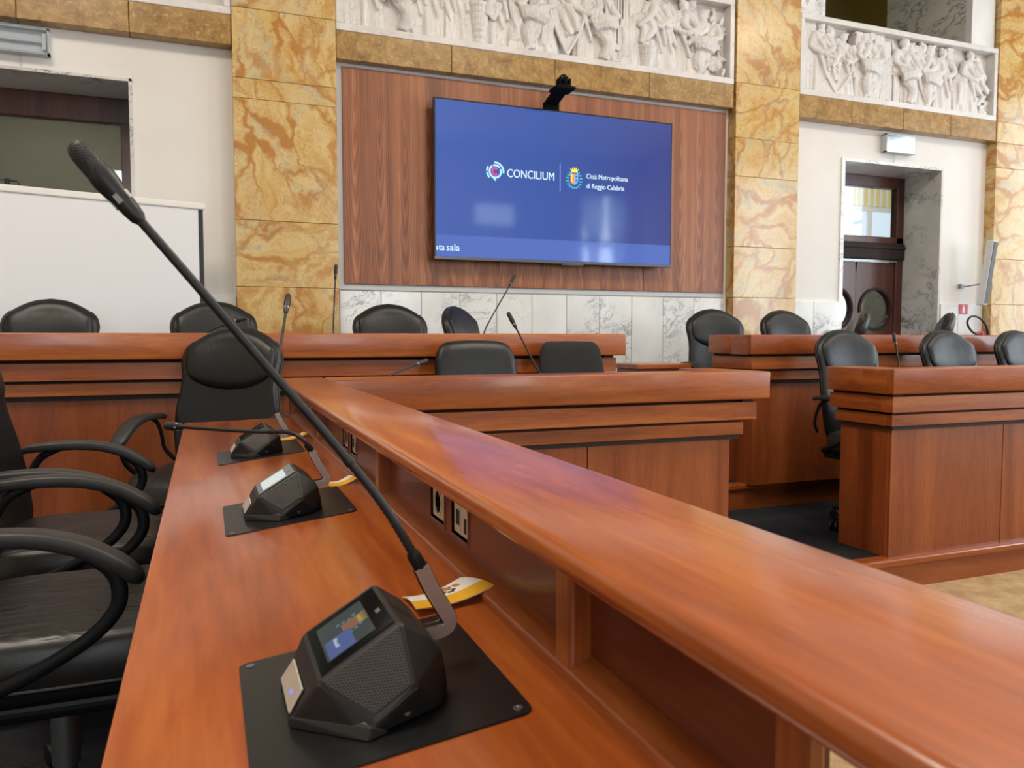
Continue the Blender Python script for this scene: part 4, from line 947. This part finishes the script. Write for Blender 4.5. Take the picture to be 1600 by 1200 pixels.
run('cherry desk closing the bench corner, crossing the hall in front of the television', .427, 2.395, 2.92, LZ, PF, [.72, 1.513], ('right',), mitre=True)
run('cherry front desk across the gap, with a free panelled corner', 3.114, 9.6, 2.90, LZ, PF, [4.0, 4.85, 5.7, 6.55, 7.4, 8.25], ('left',))
run('cherry back desk running before the projection screen and the walnut panelling', -5.9, 2.274, 4.03, .02, PB, [-5.1, -4.25, -3.4, -2.55, -1.7, -.85, 0, .85, 1.6], ('right',))
run('cherry back desk in front of the porthole door', 3.166, 9.6, 4.05, .016, PB, [4.0, 4.85, 5.7, 6.55, 7.4, 8.25], ('left',))
t = thing('side_cabinet', 'low cherry cabinet standing between the two back desks', 'cabinet', (2.88, 4.75, Z(PB))); 
MB().box(-.19, .19, -.15, .15, 0, .74, .003).build('body', 'cherry_panel_z', t); MB().box(-.21, .21, -.17, .17, .742, .775, .005).build('top', 'cherry_x', t)

# ------------------------------------------------------------------ chairs
def back_shape(kind):
    # (z, half width, half thickness, y of the middle)
    if kind == 'executive':
        return [(.47, .150, .030, .215), (.50, .205, .042, .222), (.58, .232, .048, .232), (.70, .244, .046, .250), (.80, .240, .044, .268), (.88, .228, .044, .283), (.94, .226, .046, .296), (1.00, .232, .048, .309), (1.04, .237, .047, .320), (1.068, .234, .043, .328), (1.088, .228, .036, .333), (1.100, .218, .026, .336), (1.106, .20, .010, .337)], .085, .050
    if kind == 'rounded':
        return [(.47, .15, .03, .215), (.50, .205, .045, .222), (.62, .225, .05, .24), (.78, .225, .05, .262), (.92, .222, .05, .284), (1.00, .218, .048, .296), (1.045, .207, .043, .303), (1.073, .190, .035, .308), (1.087, .168, .024, .311), (1.093, .14, .01, .312)], .016, .02
    return [(.47, .19, .02, .22), (.52, .215, .03, .225), (.70, .215, .033, .25), (.88, .200, .033, .278), (.99, .188, .032, .294), (1.05, .178, .03, .302), (1.08, .160, .024, .306), (1.094, .138, .008, .308)], .006, .02
def make_chair(kind, label, group):
    t = thing('office_chair', label, 'chair', (0, 0, -20), 0, group)
    rows, arch, curve = back_shape(kind); N = 40
    mat = 'black_fabric' if kind == 'fabric' else 'leather'
    ztop = rows[-1][0]
    def ring(z, hw, ht, yc):
        r_ = []
        for k in range(N):
            a = 2*PI*k/N; c, s = math.cos(a), math.sin(a)
            x = hw*math.copysign(abs(c)**.55, c); y = ht*math.copysign(abs(s)**.7, s)
            fr = max(0, min(1, (z-.88)/(ztop-.88)))
            r_.append((x, yc+y-curve*(x/.24)**2+.0, z-arch*(x/.21)**2*fr+arch*fr*.75))
        return r_
    MB().rings([ring(*r_) for r_ in rows]).build('backrest', mat, t, smooth='all')
    zt_ = ztop+arch*.75
    if kind == 'executive':
        # bulging headrest cushion with a half-round lower seam
        G = []; nu, nv = 24, 12; hw = .205
        def pt(u, v):
            x = hw*u
            top = zt_-.012-arch*(x/.21)**2-.012*abs(u)**6; low = .985-.115*math.sqrt(max(0, 1-u*u))
            z = low+(top-low)*v
            zz = [r_[0] for r_ in rows]; i = max(j for j in range(len(zz)) if zz[j] <= min(z, zz[-2])); f = min(1, (z-zz[i])/(zz[i+1]-zz[i]))
            yc = rows[i][3]*(1-f)+rows[i+1][3]*f; ht = .043
            d = max(0, 1-abs(u)**2.6)*max(0, 1-abs(2*v-1)**2.6)
            return x, yc-ht-.0-.034*d**.55-curve*(x/.24)**2+.006, z
        grid = [[pt(-1+2*i/nu, j/nv) for i in range(nu+1)] for j in range(nv+1)]
        b = MB(); vs = [[b.v(p) for p in r_] for r_ in grid]; vb = [[b.v((p[0], p[1]+.02, p[2])) for p in r_] for r_ in grid]
        for A, sgn in ((vs, 1), (vb, -1)):
            for j in range(nv):
                for i in range(nu):
                    q = (A[j][i], A[j][i+1], A[j+1][i+1], A[j+1][i]); b.bm.faces.new(q if sgn > 0 else q[::-1])
        edge = [(0, i) for i in range(nu)]+[(j, nu) for j in range(nv)]+[(nv, i) for i in range(nu, 0, -1)]+[(j, 0) for j in range(nv, 0, -1)]
        for (a, c), (d, e) in zip(edge, edge[1:]+edge[:1]): b.bm.faces.new((vs[a][c], vb[a][c], vb[d][e], vs[d][e]))
        b.build('headrest', mat, t, smooth='all')
        # piping along the outline
        pth = [(r_[1]*s_, r_[3]-curve*(r_[1]/.24)**2, r_[0]-arch*(r_[1]/.21)**2*max(0, (r_[0]-.88)/(ztop-.88))+arch*.75*max(0, (r_[0]-.88)/(ztop-.88))) for s_ in (-1,) for r_ in rows[1:]]
        pth = pth+[(-p[0], p[1], p[2]) for p in pth[::-1]]
        MB().tube(pth, .006, 6).build('piping', mat, t, smooth='all')
    # seat cushion
    rr = []
    for z, k in ((.395, .80), (.402, .94), (.425, 1.0), (.45, 1.0), (.474, .985), (.488, .94), (.496, .82), (.499, .55), (.499, .2)):
        r_ = []
        for i in range(44):
            a = 2*PI*i/44; c, s = math.cos(a), math.sin(a)
            x = .255*k*math.copysign(abs(c)**.45, c); y = .262*k*math.copysign(abs(s)**.45, s)-.03
            zz = z-.03*max(0, (-y-.18)/.11)**2*(1 if z > .44 else .3)+.010*abs(x/.25)**3*(z > .47)
            r_.append((x, y, zz))
        rr.append([(p[0], p[1], .43+(p[2]-.395)*1.2+(.014*(1-(p[0]/.26)**2) if z > .47 else 0)) for p in r_])
    MB().rings(rr).build('seat', 'black_fabric' if kind == 'fabric' else 'seat_leather', t, smooth='all')
    MB().tube(rr[2]+rr[2][:1], .0045, 6).build('seat_piping', 'leather' if kind != 'fabric' else 'black_fabric', t, smooth='all')
    b = MB(); b.box(-.235, .235, -.26, .20, .404, .432, .01); b.box(-.10, .10, -.14, .12, .335, .408, .02); b.hexa([(-.04, .10, .33), (.04, .10, .33), (.04, .27, .46), (-.04, .27, .46), (-.04, .10, .36), (.04, .10, .36), (.04, .285, .62), (-.04, .285, .62)]); b.build('mechanism', 'black_plastic', t)
    for s_ in (-1, 1):
        x = .302*s_
        loop = [(x, -.092, .722), (x, -.128, .694), (x, -.143, .657), (x, -.134, .615), (x, -.088, .568), (x, .0, .518), (x*.98, .10, .476), (x*.88, .17, .450), (x*.5, .19, .425)]
        b = MB(); b.tube(loop, [.010, .012, .013, .0125, .0115, .0115, .012, .014, .015], 10, (.65, 1.15), 5)
        b.tube([(x, .085, .766), (x, .15, .735), (x, .185, .68), (x*.99, .205, .61), (x*.86, .225, .555)], [.010, .011, .0105, .0105, .0105], 8, (.7, 1.1), 5)
        arm = b.build('armrest', 'black_plastic', t, smooth='all')
        pad = [(x, .205, .748), (x, .19, .760), (x, .10, .768), (x, .0, .764), (x, -.08, .742), (x, -.14, .706), (x, -.170, .680), (x, -.182, .668)]
        P_, rad = spline([Vector(p) for p in pad], [.012, .024, .029, .030, .031, .031, .027, .012], 5)
        rr = []
        for i, p in enumerate(P_):
            tn = (P_[min(i+1, len(P_)-1)]-P_[max(i-1, 0)]).normalized(); sd = Vector((1, 0, 0)); nn = sd.cross(tn)
            rr.append([p+sd*rad[i]*1.0*math.copysign(abs(math.cos(2*PI*(k+.5)/16))**.38, math.cos(2*PI*(k+.5)/16))+nn*rad[i]*.50*math.copysign(abs(math.sin(2*PI*(k+.5)/16))**.45, math.sin(2*PI*(k+.5)/16)) for k in range(16)])
        MB().rings(rr).build('arm_pad', 'arm_plastic', arm, smooth='all')
    MB().lathe([(.022, .10), (.022, .20), (.028, .20), (.028, .35)], n=16).build('gas_lift', 'steel', t, smooth=True)
    b = MB(); b.lathe([(.03, .055), (.045, .06), (.045, .10), (.032, .125)], n=18)
    for k in range(5):
        a = 2*PI*k/5+.5; d = Vector((math.cos(a), math.sin(a), 0))
        b.tube([d*.03+Vector((0, 0, .095)), d*.16+Vector((0, 0, .09)), d*.29+Vector((0, 0, .072))], [.026, .022, .015], 8, (1, .8))
    base = b.build('base', 'black_plastic', t, smooth=True)
    for k in range(5):
        a = 2*PI*k/5+.5; c = Vector((math.cos(a)*.295, math.sin(a)*.295, .028)); e = Vector((-math.sin(a+.6), math.cos(a+.6), 0))
        b = MB()
        for q in (-.024, .008): b.lathe([(.006, 0), (.026, .001), (.028, .004), (.028, .013), (.026, .016), (.010, .0165)], c+e*q, e, n=16)
        b.tube([c, c+Vector((0, 0, .045))], .009, 8); b.build('castor', 'black_plastic', base, smooth=True)
    return t
exe = make_chair('executive', '', 'black executive chairs around the benches')
rnd = make_chair('rounded', '', 'black executive chairs around the benches')
fab = make_chair('fabric', '', 'black executive chairs around the benches')
used = set()
def chair(proto, x, y, zf, deg, label, group=None):
    if id(proto) in used: return dup(proto, (x, y, Z(zf)), R(deg), label, group)
    used.add(id(proto)); proto.location = (x, y, Z(zf)); proto.rotation_euler = (0, 0, R(deg)); proto['label'] = label
    if group: proto['group'] = group
    return proto
G_ARM, G_BACK, G_RIGHT = 'armchairs along the desk arm', 'chairs behind the back desks', 'chairs behind the front desk across the gap'
chair(exe, -.300, 1.90, PF, 90, 'black leather armchair closest to the camera, drawn up to the desk arm', G_ARM)
chair(exe, -.350, 2.61, PF, 90, 'black leather armchair second along the desk arm, backrest edge showing', G_ARM)
chair(exe, .0, 3.63, PF, -25, 'black leather armchair at the bench corner, facing the camera with its whole back showing', G_ARM)
chair(rnd, 1.31, 3.62, PF, 0, 'black leather chair with creased rounded back behind the desk before the television')
chair(fab, 1.86, 3.62, PF, 0, 'black fabric chair with narrow tapering back beside the thin slanted microphone')
chair(exe, -.79, 4.70, PB, 0, 'black leather chair in front of the projection screen, far from its black border', G_BACK)
chair(exe, .052, 4.70, PB, 0, 'black leather chair in front of the black border of the projection screen', G_BACK)
chair(exe, 1.10, 4.70, PB, 0, 'black leather chair square to the back desk, below the walnut panelling', G_BACK)
chair(exe, 1.84, 5.0, PB, 46, 'black leather chair turned sideways, below the walnut panelling', G_BACK)
chair(exe, 3.53, 4.70, PB, -6, 'black leather chair at the end of the back desk, next to the marble pillar', G_BACK)
chair(exe, 4.23, 4.72, PB, 0, 'black leather chair in front of the golden pillar and plain white wall', G_BACK)
chair(exe, 4.76, 5.20, PB, -124, 'black leather chair turned sideways in front of the porthole door', G_BACK)
chair(exe, 5.74, 5.22, PB, -132, 'black leather chair turned sideways beside the fire extinguisher hose', G_BACK)
chair(exe, 3.665, 3.50, PF, 0, 'black leather chair at the free corner of the front desk, castor and arm showing', G_RIGHT)
chair(exe, 4.54, 3.52, PF, 0, 'black leather chair second along the front desk, under the extinguisher sign', G_RIGHT)
chair(exe, 5.22, 3.52, PF, 0, 'black leather chair third along the front desk, farthest from its free corner', G_RIGHT)

# ------------------------------------------------------------------ microphone units
TH = math.atan(SL)
def plate_mesh(): pass
def hull(name, pts, mat, parent, bev=.0025):
    bm = bmesh.new()
    for p in pts: bm.verts.new(p)
    r_ = bmesh.ops.convex_hull(bm, input=bm.verts)
    bmesh.ops.delete(bm, geom=list({g for g in r_['geom_interior']+r_['geom_unused'] if isinstance(g, bmesh.types.BMVert)}), context='VERTS')
    bmesh.ops.dissolve_limit(bm, angle_limit=R(4), verts=bm.verts, edges=bm.edges)
    if bev: bmesh.ops.bevel(bm, geom=bm.edges[:], offset=bev, segments=2, profile=.5, affect='EDGES')
    m = MB(); m.bm.free(); m.bm = bm
    return m.build(name, mat, parent)
def both(p): return [(p[0], p[1], p[2]), (p[0], -p[1], p[2])]
def device(name, label, loc, group, path, head_dir=None, tilt=True, rotz=0, screen='dim', stem_r=.0043, cat='microphone', plate=True):
    """path: gooseneck points in the unit's own frame (x away from the user, y along the desk, z up)"""
    t = thing(name, label, cat, loc, rotz, group)
    if tilt: t.rotation_euler = (0, -TH, rotz)
    if plate:
        pl = MB().prism([(-.111+ (.010 if False else 0), -.122, 0), (.113, -.122, 0), (.113, .128, 0), (-.111, .128, 0)], (0, 0, .0022), .0, 1)
        es = [e for e in pl.bm.edges if abs(e.verts[0].co.z-e.verts[1].co.z) > .001]
        bmesh.ops.bevel(pl.bm, geom=es, offset=.010, segments=4, profile=.5, affect='EDGES')
        po = pl.build('mounting_plate', 'satin_black', t)
        for x in (-.100, .102):
            for y in (-.111, .117): MB().lathe([(.0042, .0022), (.0042, .0030), (.002, .0030), (.0018, .0024), (0, .0024)], (x, y, 0), n=12).build('screw', 'steel', po)
    z0 = .0025
    pts = both((-.076, .034, z0))+both((-.021, .091, z0))+both((.046, .073, z0))+both((.060, .048, z0)) + both((-.0745, .036, .012))+both((-.013, .090, .016))+both((.0233, .0895, .0333)) + both((-.049, .0575, .0445))+both((.0245, .0555, .0775))+both((.046, .053, .059))+both((.057, .056, .044))+both((.060, .05, .02))
    bo = hull('housing', pts, 'device_black', t)
    n_s = (Vector((.0245, 0, .0775))-Vector((-.049, 0, .0445))).normalized(); nn = Vector((-n_s.z, 0, n_s.x))
    def on(a, y, h=.0): q = Vector((-.049, 0, .0445))+n_s*a+nn*h; return Vector((q.x, y, q.z))
    Ls = .0805
    gl = MB().prism([on(.004, -.051, .0002), on(Ls-.004, -.0485, .0002), on(Ls-.004, .0485, .0002), on(.004, .051, .0002)], nn*.0011).build('screen_glass', 'dev_glass', bo)
    lit = 'dim_screen' if screen == 'dim' else 'glare_screen' if screen == 'pale' else 'dev_glass'
    MB().prism([on(.013, -.0385, .0014), on(Ls-.020, -.0385, .0014), on(Ls-.020, .0385, .0014), on(.013, .0385, .0014)], nn*.0003).build('display', lit, bo)
    if screen == 'dim':
        # the crest lies along the display as it is read from the seat
        def q(a, y, w, h, m): MB().prism([on(a-h/2, y-w/2, .0018), on(a+h/2, y-w/2, .0018), on(a+h/2, y+w/2, .0018), on(a-h/2, y+w/2, .0018)], nn*.0002).build('display_mark', m, bo)
        q(.0285, -.020, .036, .026, 'dev_blue'); q(.043, .002, .020, .016, 'dev_brown')
        for k in range(9): q(.030+.0028*k, .002+(.0135 if k % 2 else -.0135)+.002*math.sin(k), .005, .0036, 'dev_teal')
        q(.0525, .002, .018, .004, 'dev_yellow')
        for k in range(5): MB().prism([on(.0545, -.006+.004*k-.0012, .0018), on(.0610, -.006+.0046*k-.001, .0018), on(.0545, -.006+.004*k+.0012, .0018)], nn*.0002).build('display_mark', 'dev_yellow', bo)
        text_mesh('display_text', 'Posto 2', .0055, 'dev_white', bo, on(.024, -.008, .0019), (0, -1, 0), n_s)
    MB().prism([on(Ls-.013, -.012, .0014), on(Ls-.0085, -.012, .0014), on(Ls-.0085, -.004, .0014), on(Ls-.013, -.004, .0014)], nn*.0003).build('badge', 'steel', bo)
    for s_ in (-1, 1):
        A, B_, C_, D_ = Vector((-.0455, .0590*s_, .0440)), Vector((.0225, .0580*s_, .0745)), Vector((.0215, .0868*s_, .0362)), Vector((-.0115, .0868*s_, .0200))
        nrm = (B_-A).cross(D_-A).normalized(); nrm = nrm if nrm.y*s_ > 0 else -nrm
        MB().prism([A+nrm*.0004, B_+nrm*.0004, C_+nrm*.0004, D_+nrm*.0004], nrm*.0008).build('speaker_grille', 'grille', bo)
    for s_ in (-1, 1):
        hull('lower_lip', [(-.0775, .033*s_, z0), (-.021, .0945*s_, z0), (.0, .0885*s_, z0), (-.0765, .0345*s_, .0125), (-.0165, .0940*s_, .0135), (-.0665, .0385*s_, .0165), (-.022, .083*s_, .0165)], 'device_edge', bo, .0012)
    fa, fb = Vector((-.0735, 0, .0145)), Vector((-.0525, 0, .0405)); fd = (fb-fa).normalized(); fn = Vector((-fd.z, 0, fd.x))
    for y0, y1 in ((.0015, .036), (-.036, -.0005)):
        MB().prism([fa+Vector((0, y0, 0))+fn*.0005, fa+fd*.022+Vector((0, y0, 0))+fn*.0005, fa+fd*.022+Vector((0, y1*.93, 0))+fn*.0005, fa+Vector((0, y1, 0))+fn*.0005] if y0 > 0 else
                   [fa+Vector((0, y0, 0))+fn*.0005, fa+fd*.022+Vector((0, y0*.93, 0))+fn*.0005, fa+fd*.022+Vector((0, y1, 0))+fn*.0005, fa+Vector((0, y1, 0))+fn*.0005], fn*.0022, .0006, 1).build('button', 'button', bo)
    MB().prism([fa+fd*.008+Vector((0, y, 0))+fn*.003 for y in (-.016, -.011)]+[fa+fd*.011+Vector((0, y, 0))+fn*.003 for y in (-.011, -.016)], fn*.0002).build('status_light', 'led', bo)
    for y in (-.0, ): MB().lathe([(.003, 0), (.003, .001), (.0015, .001)], (.015, -.0835, .012), (.3, -1, .2), n=10).build('jack', 'steel', bo)
    # bent metal strap that carries the gooseneck
    sp = [(.048, 0, .040), (.060, 0, .0385), (.071, 0, .0385), (.0785, 0, .0415), (.0800, 0, .0490), (.0757, 0, .0605), (.0675, 0, .080), (.0615, 0, .0990), (.0600, 0, .1035)]
    P_, _ = spline([Vector(p) for p in sp], 1, 5); N_ = len(P_)
    def strap_ring(i, w, y, n=12):
        p = P_[i]; tn = (P_[min(i+1, N_-1)]-P_[max(i-1, 0)]).normalized(); n2 = Vector((-tn.z, 0, tn.x))
        return [p+n2*w*math.copysign(abs(math.cos(2*PI*(k+.5)/n))**.5, math.cos(2*PI*(k+.5)/n))+Vector((0, y*math.copysign(abs(math.sin(2*PI*(k+.5)/n))**.5, math.sin(2*PI*(k+.5)/n)), 0)) for k in range(n)]
    def cap_w(i, w, i0=0, m=4):
        d_ = min(i-i0, N_-1-i); return w*(math.sqrt(max(.05, 1-((m-d_)/m)**2)) if d_ < m else 1)
    st = MB().rings([strap_ring(i, cap_w(i, .0080) if i > N_-6 else .0080, .0052) for i in range(N_)]).build('strap', 'black_plastic', t, smooth=True)
    for sg in (1, -1):
        for nm, w_, yy, mt in (('strap_rim', .0070, .0056, 'chrome'), ('strap_cover', .0058, .0061, 'strap_metal')):
            rr = []
            for i in range(3, N_-1):
                p = P_[i]; tn = (P_[i+1]-P_[i-1]).normalized(); n2 = Vector((-tn.z, 0, tn.x)); w = cap_w(i, w_, 3, 3) if i > N_-5 else w_
                y1, y0 = yy*sg, .004*sg
                rr.append([p+n2*w+Vector((0, y0, 0)), p+n2*w+Vector((0, y1, 0)), p-n2*w+Vector((0, y1, 0)), p-n2*w+Vector((0, y0, 0))])
            MB().rings(rr).build(nm, mt, st)
    MB().lathe([(.0062, 0), (.0065, .004), (.0065, .014), (.0055, .018)], path[0], Vector(path[1])-Vector(path[0]), n=14).build('collar', 'black_plastic', t, smooth=True)
    P_, _ = spline([Vector(p) for p in path], 1, 10)
    # ribbed flexible length, then the stiff tube
    tot = sum((b_-a_).length for a_, b_ in zip(P_, P_[1:])); fl = min(.13, tot*.3); acc = 0; cut = 1
    for i, (a_, b_) in enumerate(zip(P_, P_[1:])):
        acc += (b_-a_).length
        if acc > fl: cut = i+1; break
    rp = []; rad = []
    for a_, b_ in zip(P_[:cut], P_[1:cut+1]):
        m = max(1, int((b_-a_).length/.0022))
        for k in range(m): rp.append(a_.lerp(b_, k/m)); rad.append(stem_r*(1.08 if len(rp) % 2 else .93))
    rp.append(P_[cut]); rad.append(stem_r)
    MB().tube(rp, rad, 10).build('flexible_neck', 'gooseneck', t, smooth='all')
    MB().tube([P_[cut].lerp(P_[cut-1], .3)]+P_[cut:], [stem_r*1.25, stem_r*1.2]+[stem_r*.95]*(len(P_)-cut-1), 12).build('stem', 'gooseneck', t, smooth='all')
    d = (P_[-1]-P_[-2]).normalized(); e = P_[-1]
    hb = MB().lathe([(stem_r, -.002), (.0066, .002), (.0076, .010), (.0086, .022), (.0100, .033), (.0108, .041), (.0109, .047), (.0102, .051)], e, d, n=20).build('microphone_body', 'device_black', t, smooth=True)
    a = Vector((0, 0, 1)); a = (a-d*a.dot(d)).normalized(); c2 = d.cross(a)
    for k in range(5):
        an = 2*PI*k/5+2.2; rdir = a*math.cos(an)+c2*math.sin(an); q0 = e+d*.0175+rdir*.0080; tt = d.cross(rdir)
        MB().prism([q0-tt*.0021, q0+tt*.0021, q0+tt*.0021+d*.0085, q0-tt*.0021+d*.0085], rdir*.0011).build('light_window', 'led_window', hb)
    MB().lathe([(.0096, .044), (.0101, .050), (.0100, .070), (.0094, .076), (.0075, .0805), (.004, .083), (0, .0835)], e, d, n=22).build('microphone_grille', 'mic_grille', t, smooth='all')
    return t
def tabpos(x, y): return Vector((x, y, Z(ztab(x))))
def loc2(t0, rotz, tilt, p):
    """world point (height from eye level) to the unit's own frame"""
    m = Matrix.Translation(t0) @ (Matrix.Rotation(rotz, 4, 'Z') @ Matrix.Rotation(-TH if tilt else 0, 4, 'Y'))
    q = m.inverted() @ Vector((p[0], p[1], Z(p[2]))); return tuple(q)
G_MIC = 'conference microphones on the desk arm'
def desk_mic(y, label, pts, screen):
    t0 = tabpos(.135, y); top = (.0605, 0, .1015)
    path = [top]+[loc2(t0, 0, True, p) for p in pts]
    return device('conference_microphone', label, t0, G_MIC, path, screen=screen)
desk_mic(.706, 'closest black microphone unit with lit crest display and long slanting gooseneck',
         [(.149, .706, -.154), (.105, .716, -.094), (.052, .730, -.028), (-.005, .744, .044), (-.0505, .757, .101)], 'dim')
desk_mic(1.516, 'second black microphone unit, display with a painted whitish reflection and gooseneck bent down level with the desk',
         [(.1655, 1.512, -.190), (.143, 1.545, -.180), (.100, 1.630, -.187), (.045, 1.743, -.194), (-.052, 1.931, -.203)], 'pale')
desk_mic(2.306, 'third black microphone unit, gooseneck standing upright before the corner chair',
         [(.179, 2.338, -.151), (.195, 2.390, -.080), (.212, 2.45, -.01), (.233, 2.530, .075)], 'off')
G_FAR = 'gooseneck microphones standing behind the desk ledges'
def far_mic(name_label, base, zt, pts):
    # unit on the hidden worktop behind a ledge, facing the seats on its far side
    return device('conference_microphone', name_label, Vector((base[0], base[1], Z(zt))), G_FAR, [(.0605, 0, .1015)]+[loc2(Vector((base[0], base[1], Z(zt))), R(-90), False, p) for p in pts], tilt=False, rotz=R(-90), screen='off', plate=False)
far_mic('thin upright microphone on the back desk before the golden pillar', (.655, 4.46, -.155), -.155+.004, [(.655, 4.40, .0), (.662, 4.43, .10), (.678, 4.45, .32)])
far_mic('slanted microphone on the back desk below the television', (1.50, 4.46, -.155), -.151, [(1.515, 4.40, -.02), (1.56, 4.43, .07), (1.69, 4.46, .27), (1.712, 4.465, .305)])
far_mic('slanted microphone leaning towards the creased chair, on the desk before the television', (1.43, 3.34, -.33), -.326, [(1.43, 3.28, -.20), (1.40, 3.30, -.14), (1.33, 3.34, .015), (1.318, 3.345, .04)])
far_mic('low grey microphone leaning over the corner desk ledge', (.70, 3.34, -.33), -.326, [(.69, 3.27, -.21), (.715, 3.28, -.165), (.80, 3.32, -.135), (.84, 3.34, -.122)])
far_mic('thin microphone on the front desk beside the corner chair', (3.625, 3.40, -.33), -.326, [(3.626, 3.342, -.19), (3.626, 3.352, -.12), (3.624, 3.362, -.075), (3.623, 3.366, -.055)])
far_mic('low microphone in front of the chair by the black screen border', (-.02, 4.46, -.155), -.151, [(-.02, 4.40, -.02), (.02, 4.40, .03), (.10, 4.38, .068), (.13, 4.37, .078)])

# folded cards on the desk
def card(label, pts, z_off, logo=True, group=None):
    """pts: four corners (x, y, lift) around a curled card; the yellow band lies along the first edge"""
    c = sum((Vector((p[0], p[1], 0)) for p in pts), Vector())/4; o = Vector((c.x, c.y, Z(ztab(c.x))))
    t = thing('printed_card', label, 'card', o, 0, group)
    W_ = [Vector((p[0], p[1], Z(ztab(p[0])+p[2]))) for p in pts]
    def at(u, v, h=0.0):
        q = (W_[0]*(1-u)+W_[1]*u)*(1-v)+(W_[3]*(1-u)+W_[2]*u)*v
        return q+Vector((0, 0, .006*math.sin(PI*u)*-1+.004*math.sin(PI*v)+h))-o
    def patch(name, u0, u1, v0, v1, h, mat, n=8):
        b = MB(); A = [[b.v(at(u0+(u1-u0)*i/n, v0+(v1-v0)*j/n, h)) for i in range(n+1)] for j in range(n+1)]; B = [[b.v(at(u0+(u1-u0)*i/n, v0+(v1-v0)*j/n, h-.0005)) for i in range(n+1)] for j in range(n+1)]
        for j in range(n):
            for i in range(n):
                b.bm.faces.new((A[j][i], A[j][i+1], A[j+1][i+1], A[j+1][i])); b.bm.faces.new((B[j][i], B[j+1][i], B[j+1][i+1], B[j][i+1]))
        for k in range(n):
            b.bm.faces.new((A[0][k], B[0][k], B[0][k+1], A[0][k+1])); b.bm.faces.new((A[n][k], A[n][k+1], B[n][k+1], B[n][k]))
            b.bm.faces.new((A[k][0], A[k+1][0], B[k+1][0], B[k][0])); b.bm.faces.new((A[k][n], B[k][n], B[k+1][n], A[k+1][n]))
        return b.build(name, mat, t, smooth=True)
    patch('sheet', 0, 1, 0, 1, 0, 'paper'); patch('yellow_band', 0, 1, 0, .34, .0006, 'paper_yellow')
    if logo:
        for k in range(10):
            a = 2*PI*k/11+.4; patch('print', .60+.085*math.cos(a)-.018, .60+.085*math.cos(a)+.018, .66+.20*math.sin(a)-.04, .66+.20*math.sin(a)+.04, .0006, 'print_dark', 1)
        patch('print', .56, .60, .60, .76, .0006, 'print_brown', 1); patch('print', .61, .66, .58, .72, .0006, 'print_brown', 1); patch('print', .72, .80, .60, .78, .0006, 'print_brown', 1)
    return t
G_C = 'printed cards lying behind the microphone units'
card('white and yellow card curled up behind the closest microphone unit', [(.213, .845, .010), (.305, .842, .016), (.285, .912, .010), (.213, .912, .003)], 0, True, G_C)
card('white card by the strap of the second microphone unit', [(.232, 1.640, .004), (.288, 1.640, .010), (.280, 1.705, .006), (.232, 1.705, .003)], 0, False, G_C)
card('white and yellow card behind the third microphone unit', [(.200, 2.455, .004), (.285, 2.455, .012), (.275, 2.535, .006), (.200, 2.535, .003)], 0, False, G_C)

# ceiling lamps of the hall (above the picture)
for k, (x, y) in enumerate(((-1.6, 1.6), (3.2, 1.6), (7.4, 1.6))):
    t = thing('ceiling_lamp', ['ceiling lamp over the desk arm', 'ceiling lamp over the middle of the hall', 'ceiling lamp near the daylight wall'][k], 'lamp', (x, y, Z(4.7)), 0, 'square ceiling lamps')
    MB().box(-.85, .85, -.85, .85, -.06, 0, .01).build('housing', 'white_metal', t); MB().box(-.8, .8, -.8, .8, -.065, -.06).build('diffuser', 'ceiling_glow', t)
# curtains at the rear window that the television mirrors
for k in range(2):
    t = thing('curtain', ['sheer curtain gathered on the pillar side of the daylight corner window', 'sheer curtain gathered on the corner side of the daylight corner window'][k], 'curtain', (9.55+.7*k, -6.9, Z(.1)), 0, 'curtains of the daylight corner window')
    rr = []
    for z in (0, .9, 1.5, 1.9, 2.2, 3.0, 3.75):
        w = .30-.16*math.exp(-((z-1.9)/.5)**2); rr.append([((-w+2*w*i/60), .045*math.sin(i*.9)-.002, z) for i in range(61)]+[((w-2*w*i/60), .045*math.sin((60-i)*.9)+.002, z) for i in range(61)])
    MB().rings(rr).build('cloth', 'curtain', t, smooth='all')
# remaining labels of the setting
for o in list(COL.objects):
    if o.parent is None and o.type in ('EMPTY', 'MESH') and o.get('kind') == 'structure' and 'category' not in o.keys(): tag(o, o.name.replace('_', ' '), 'wall')
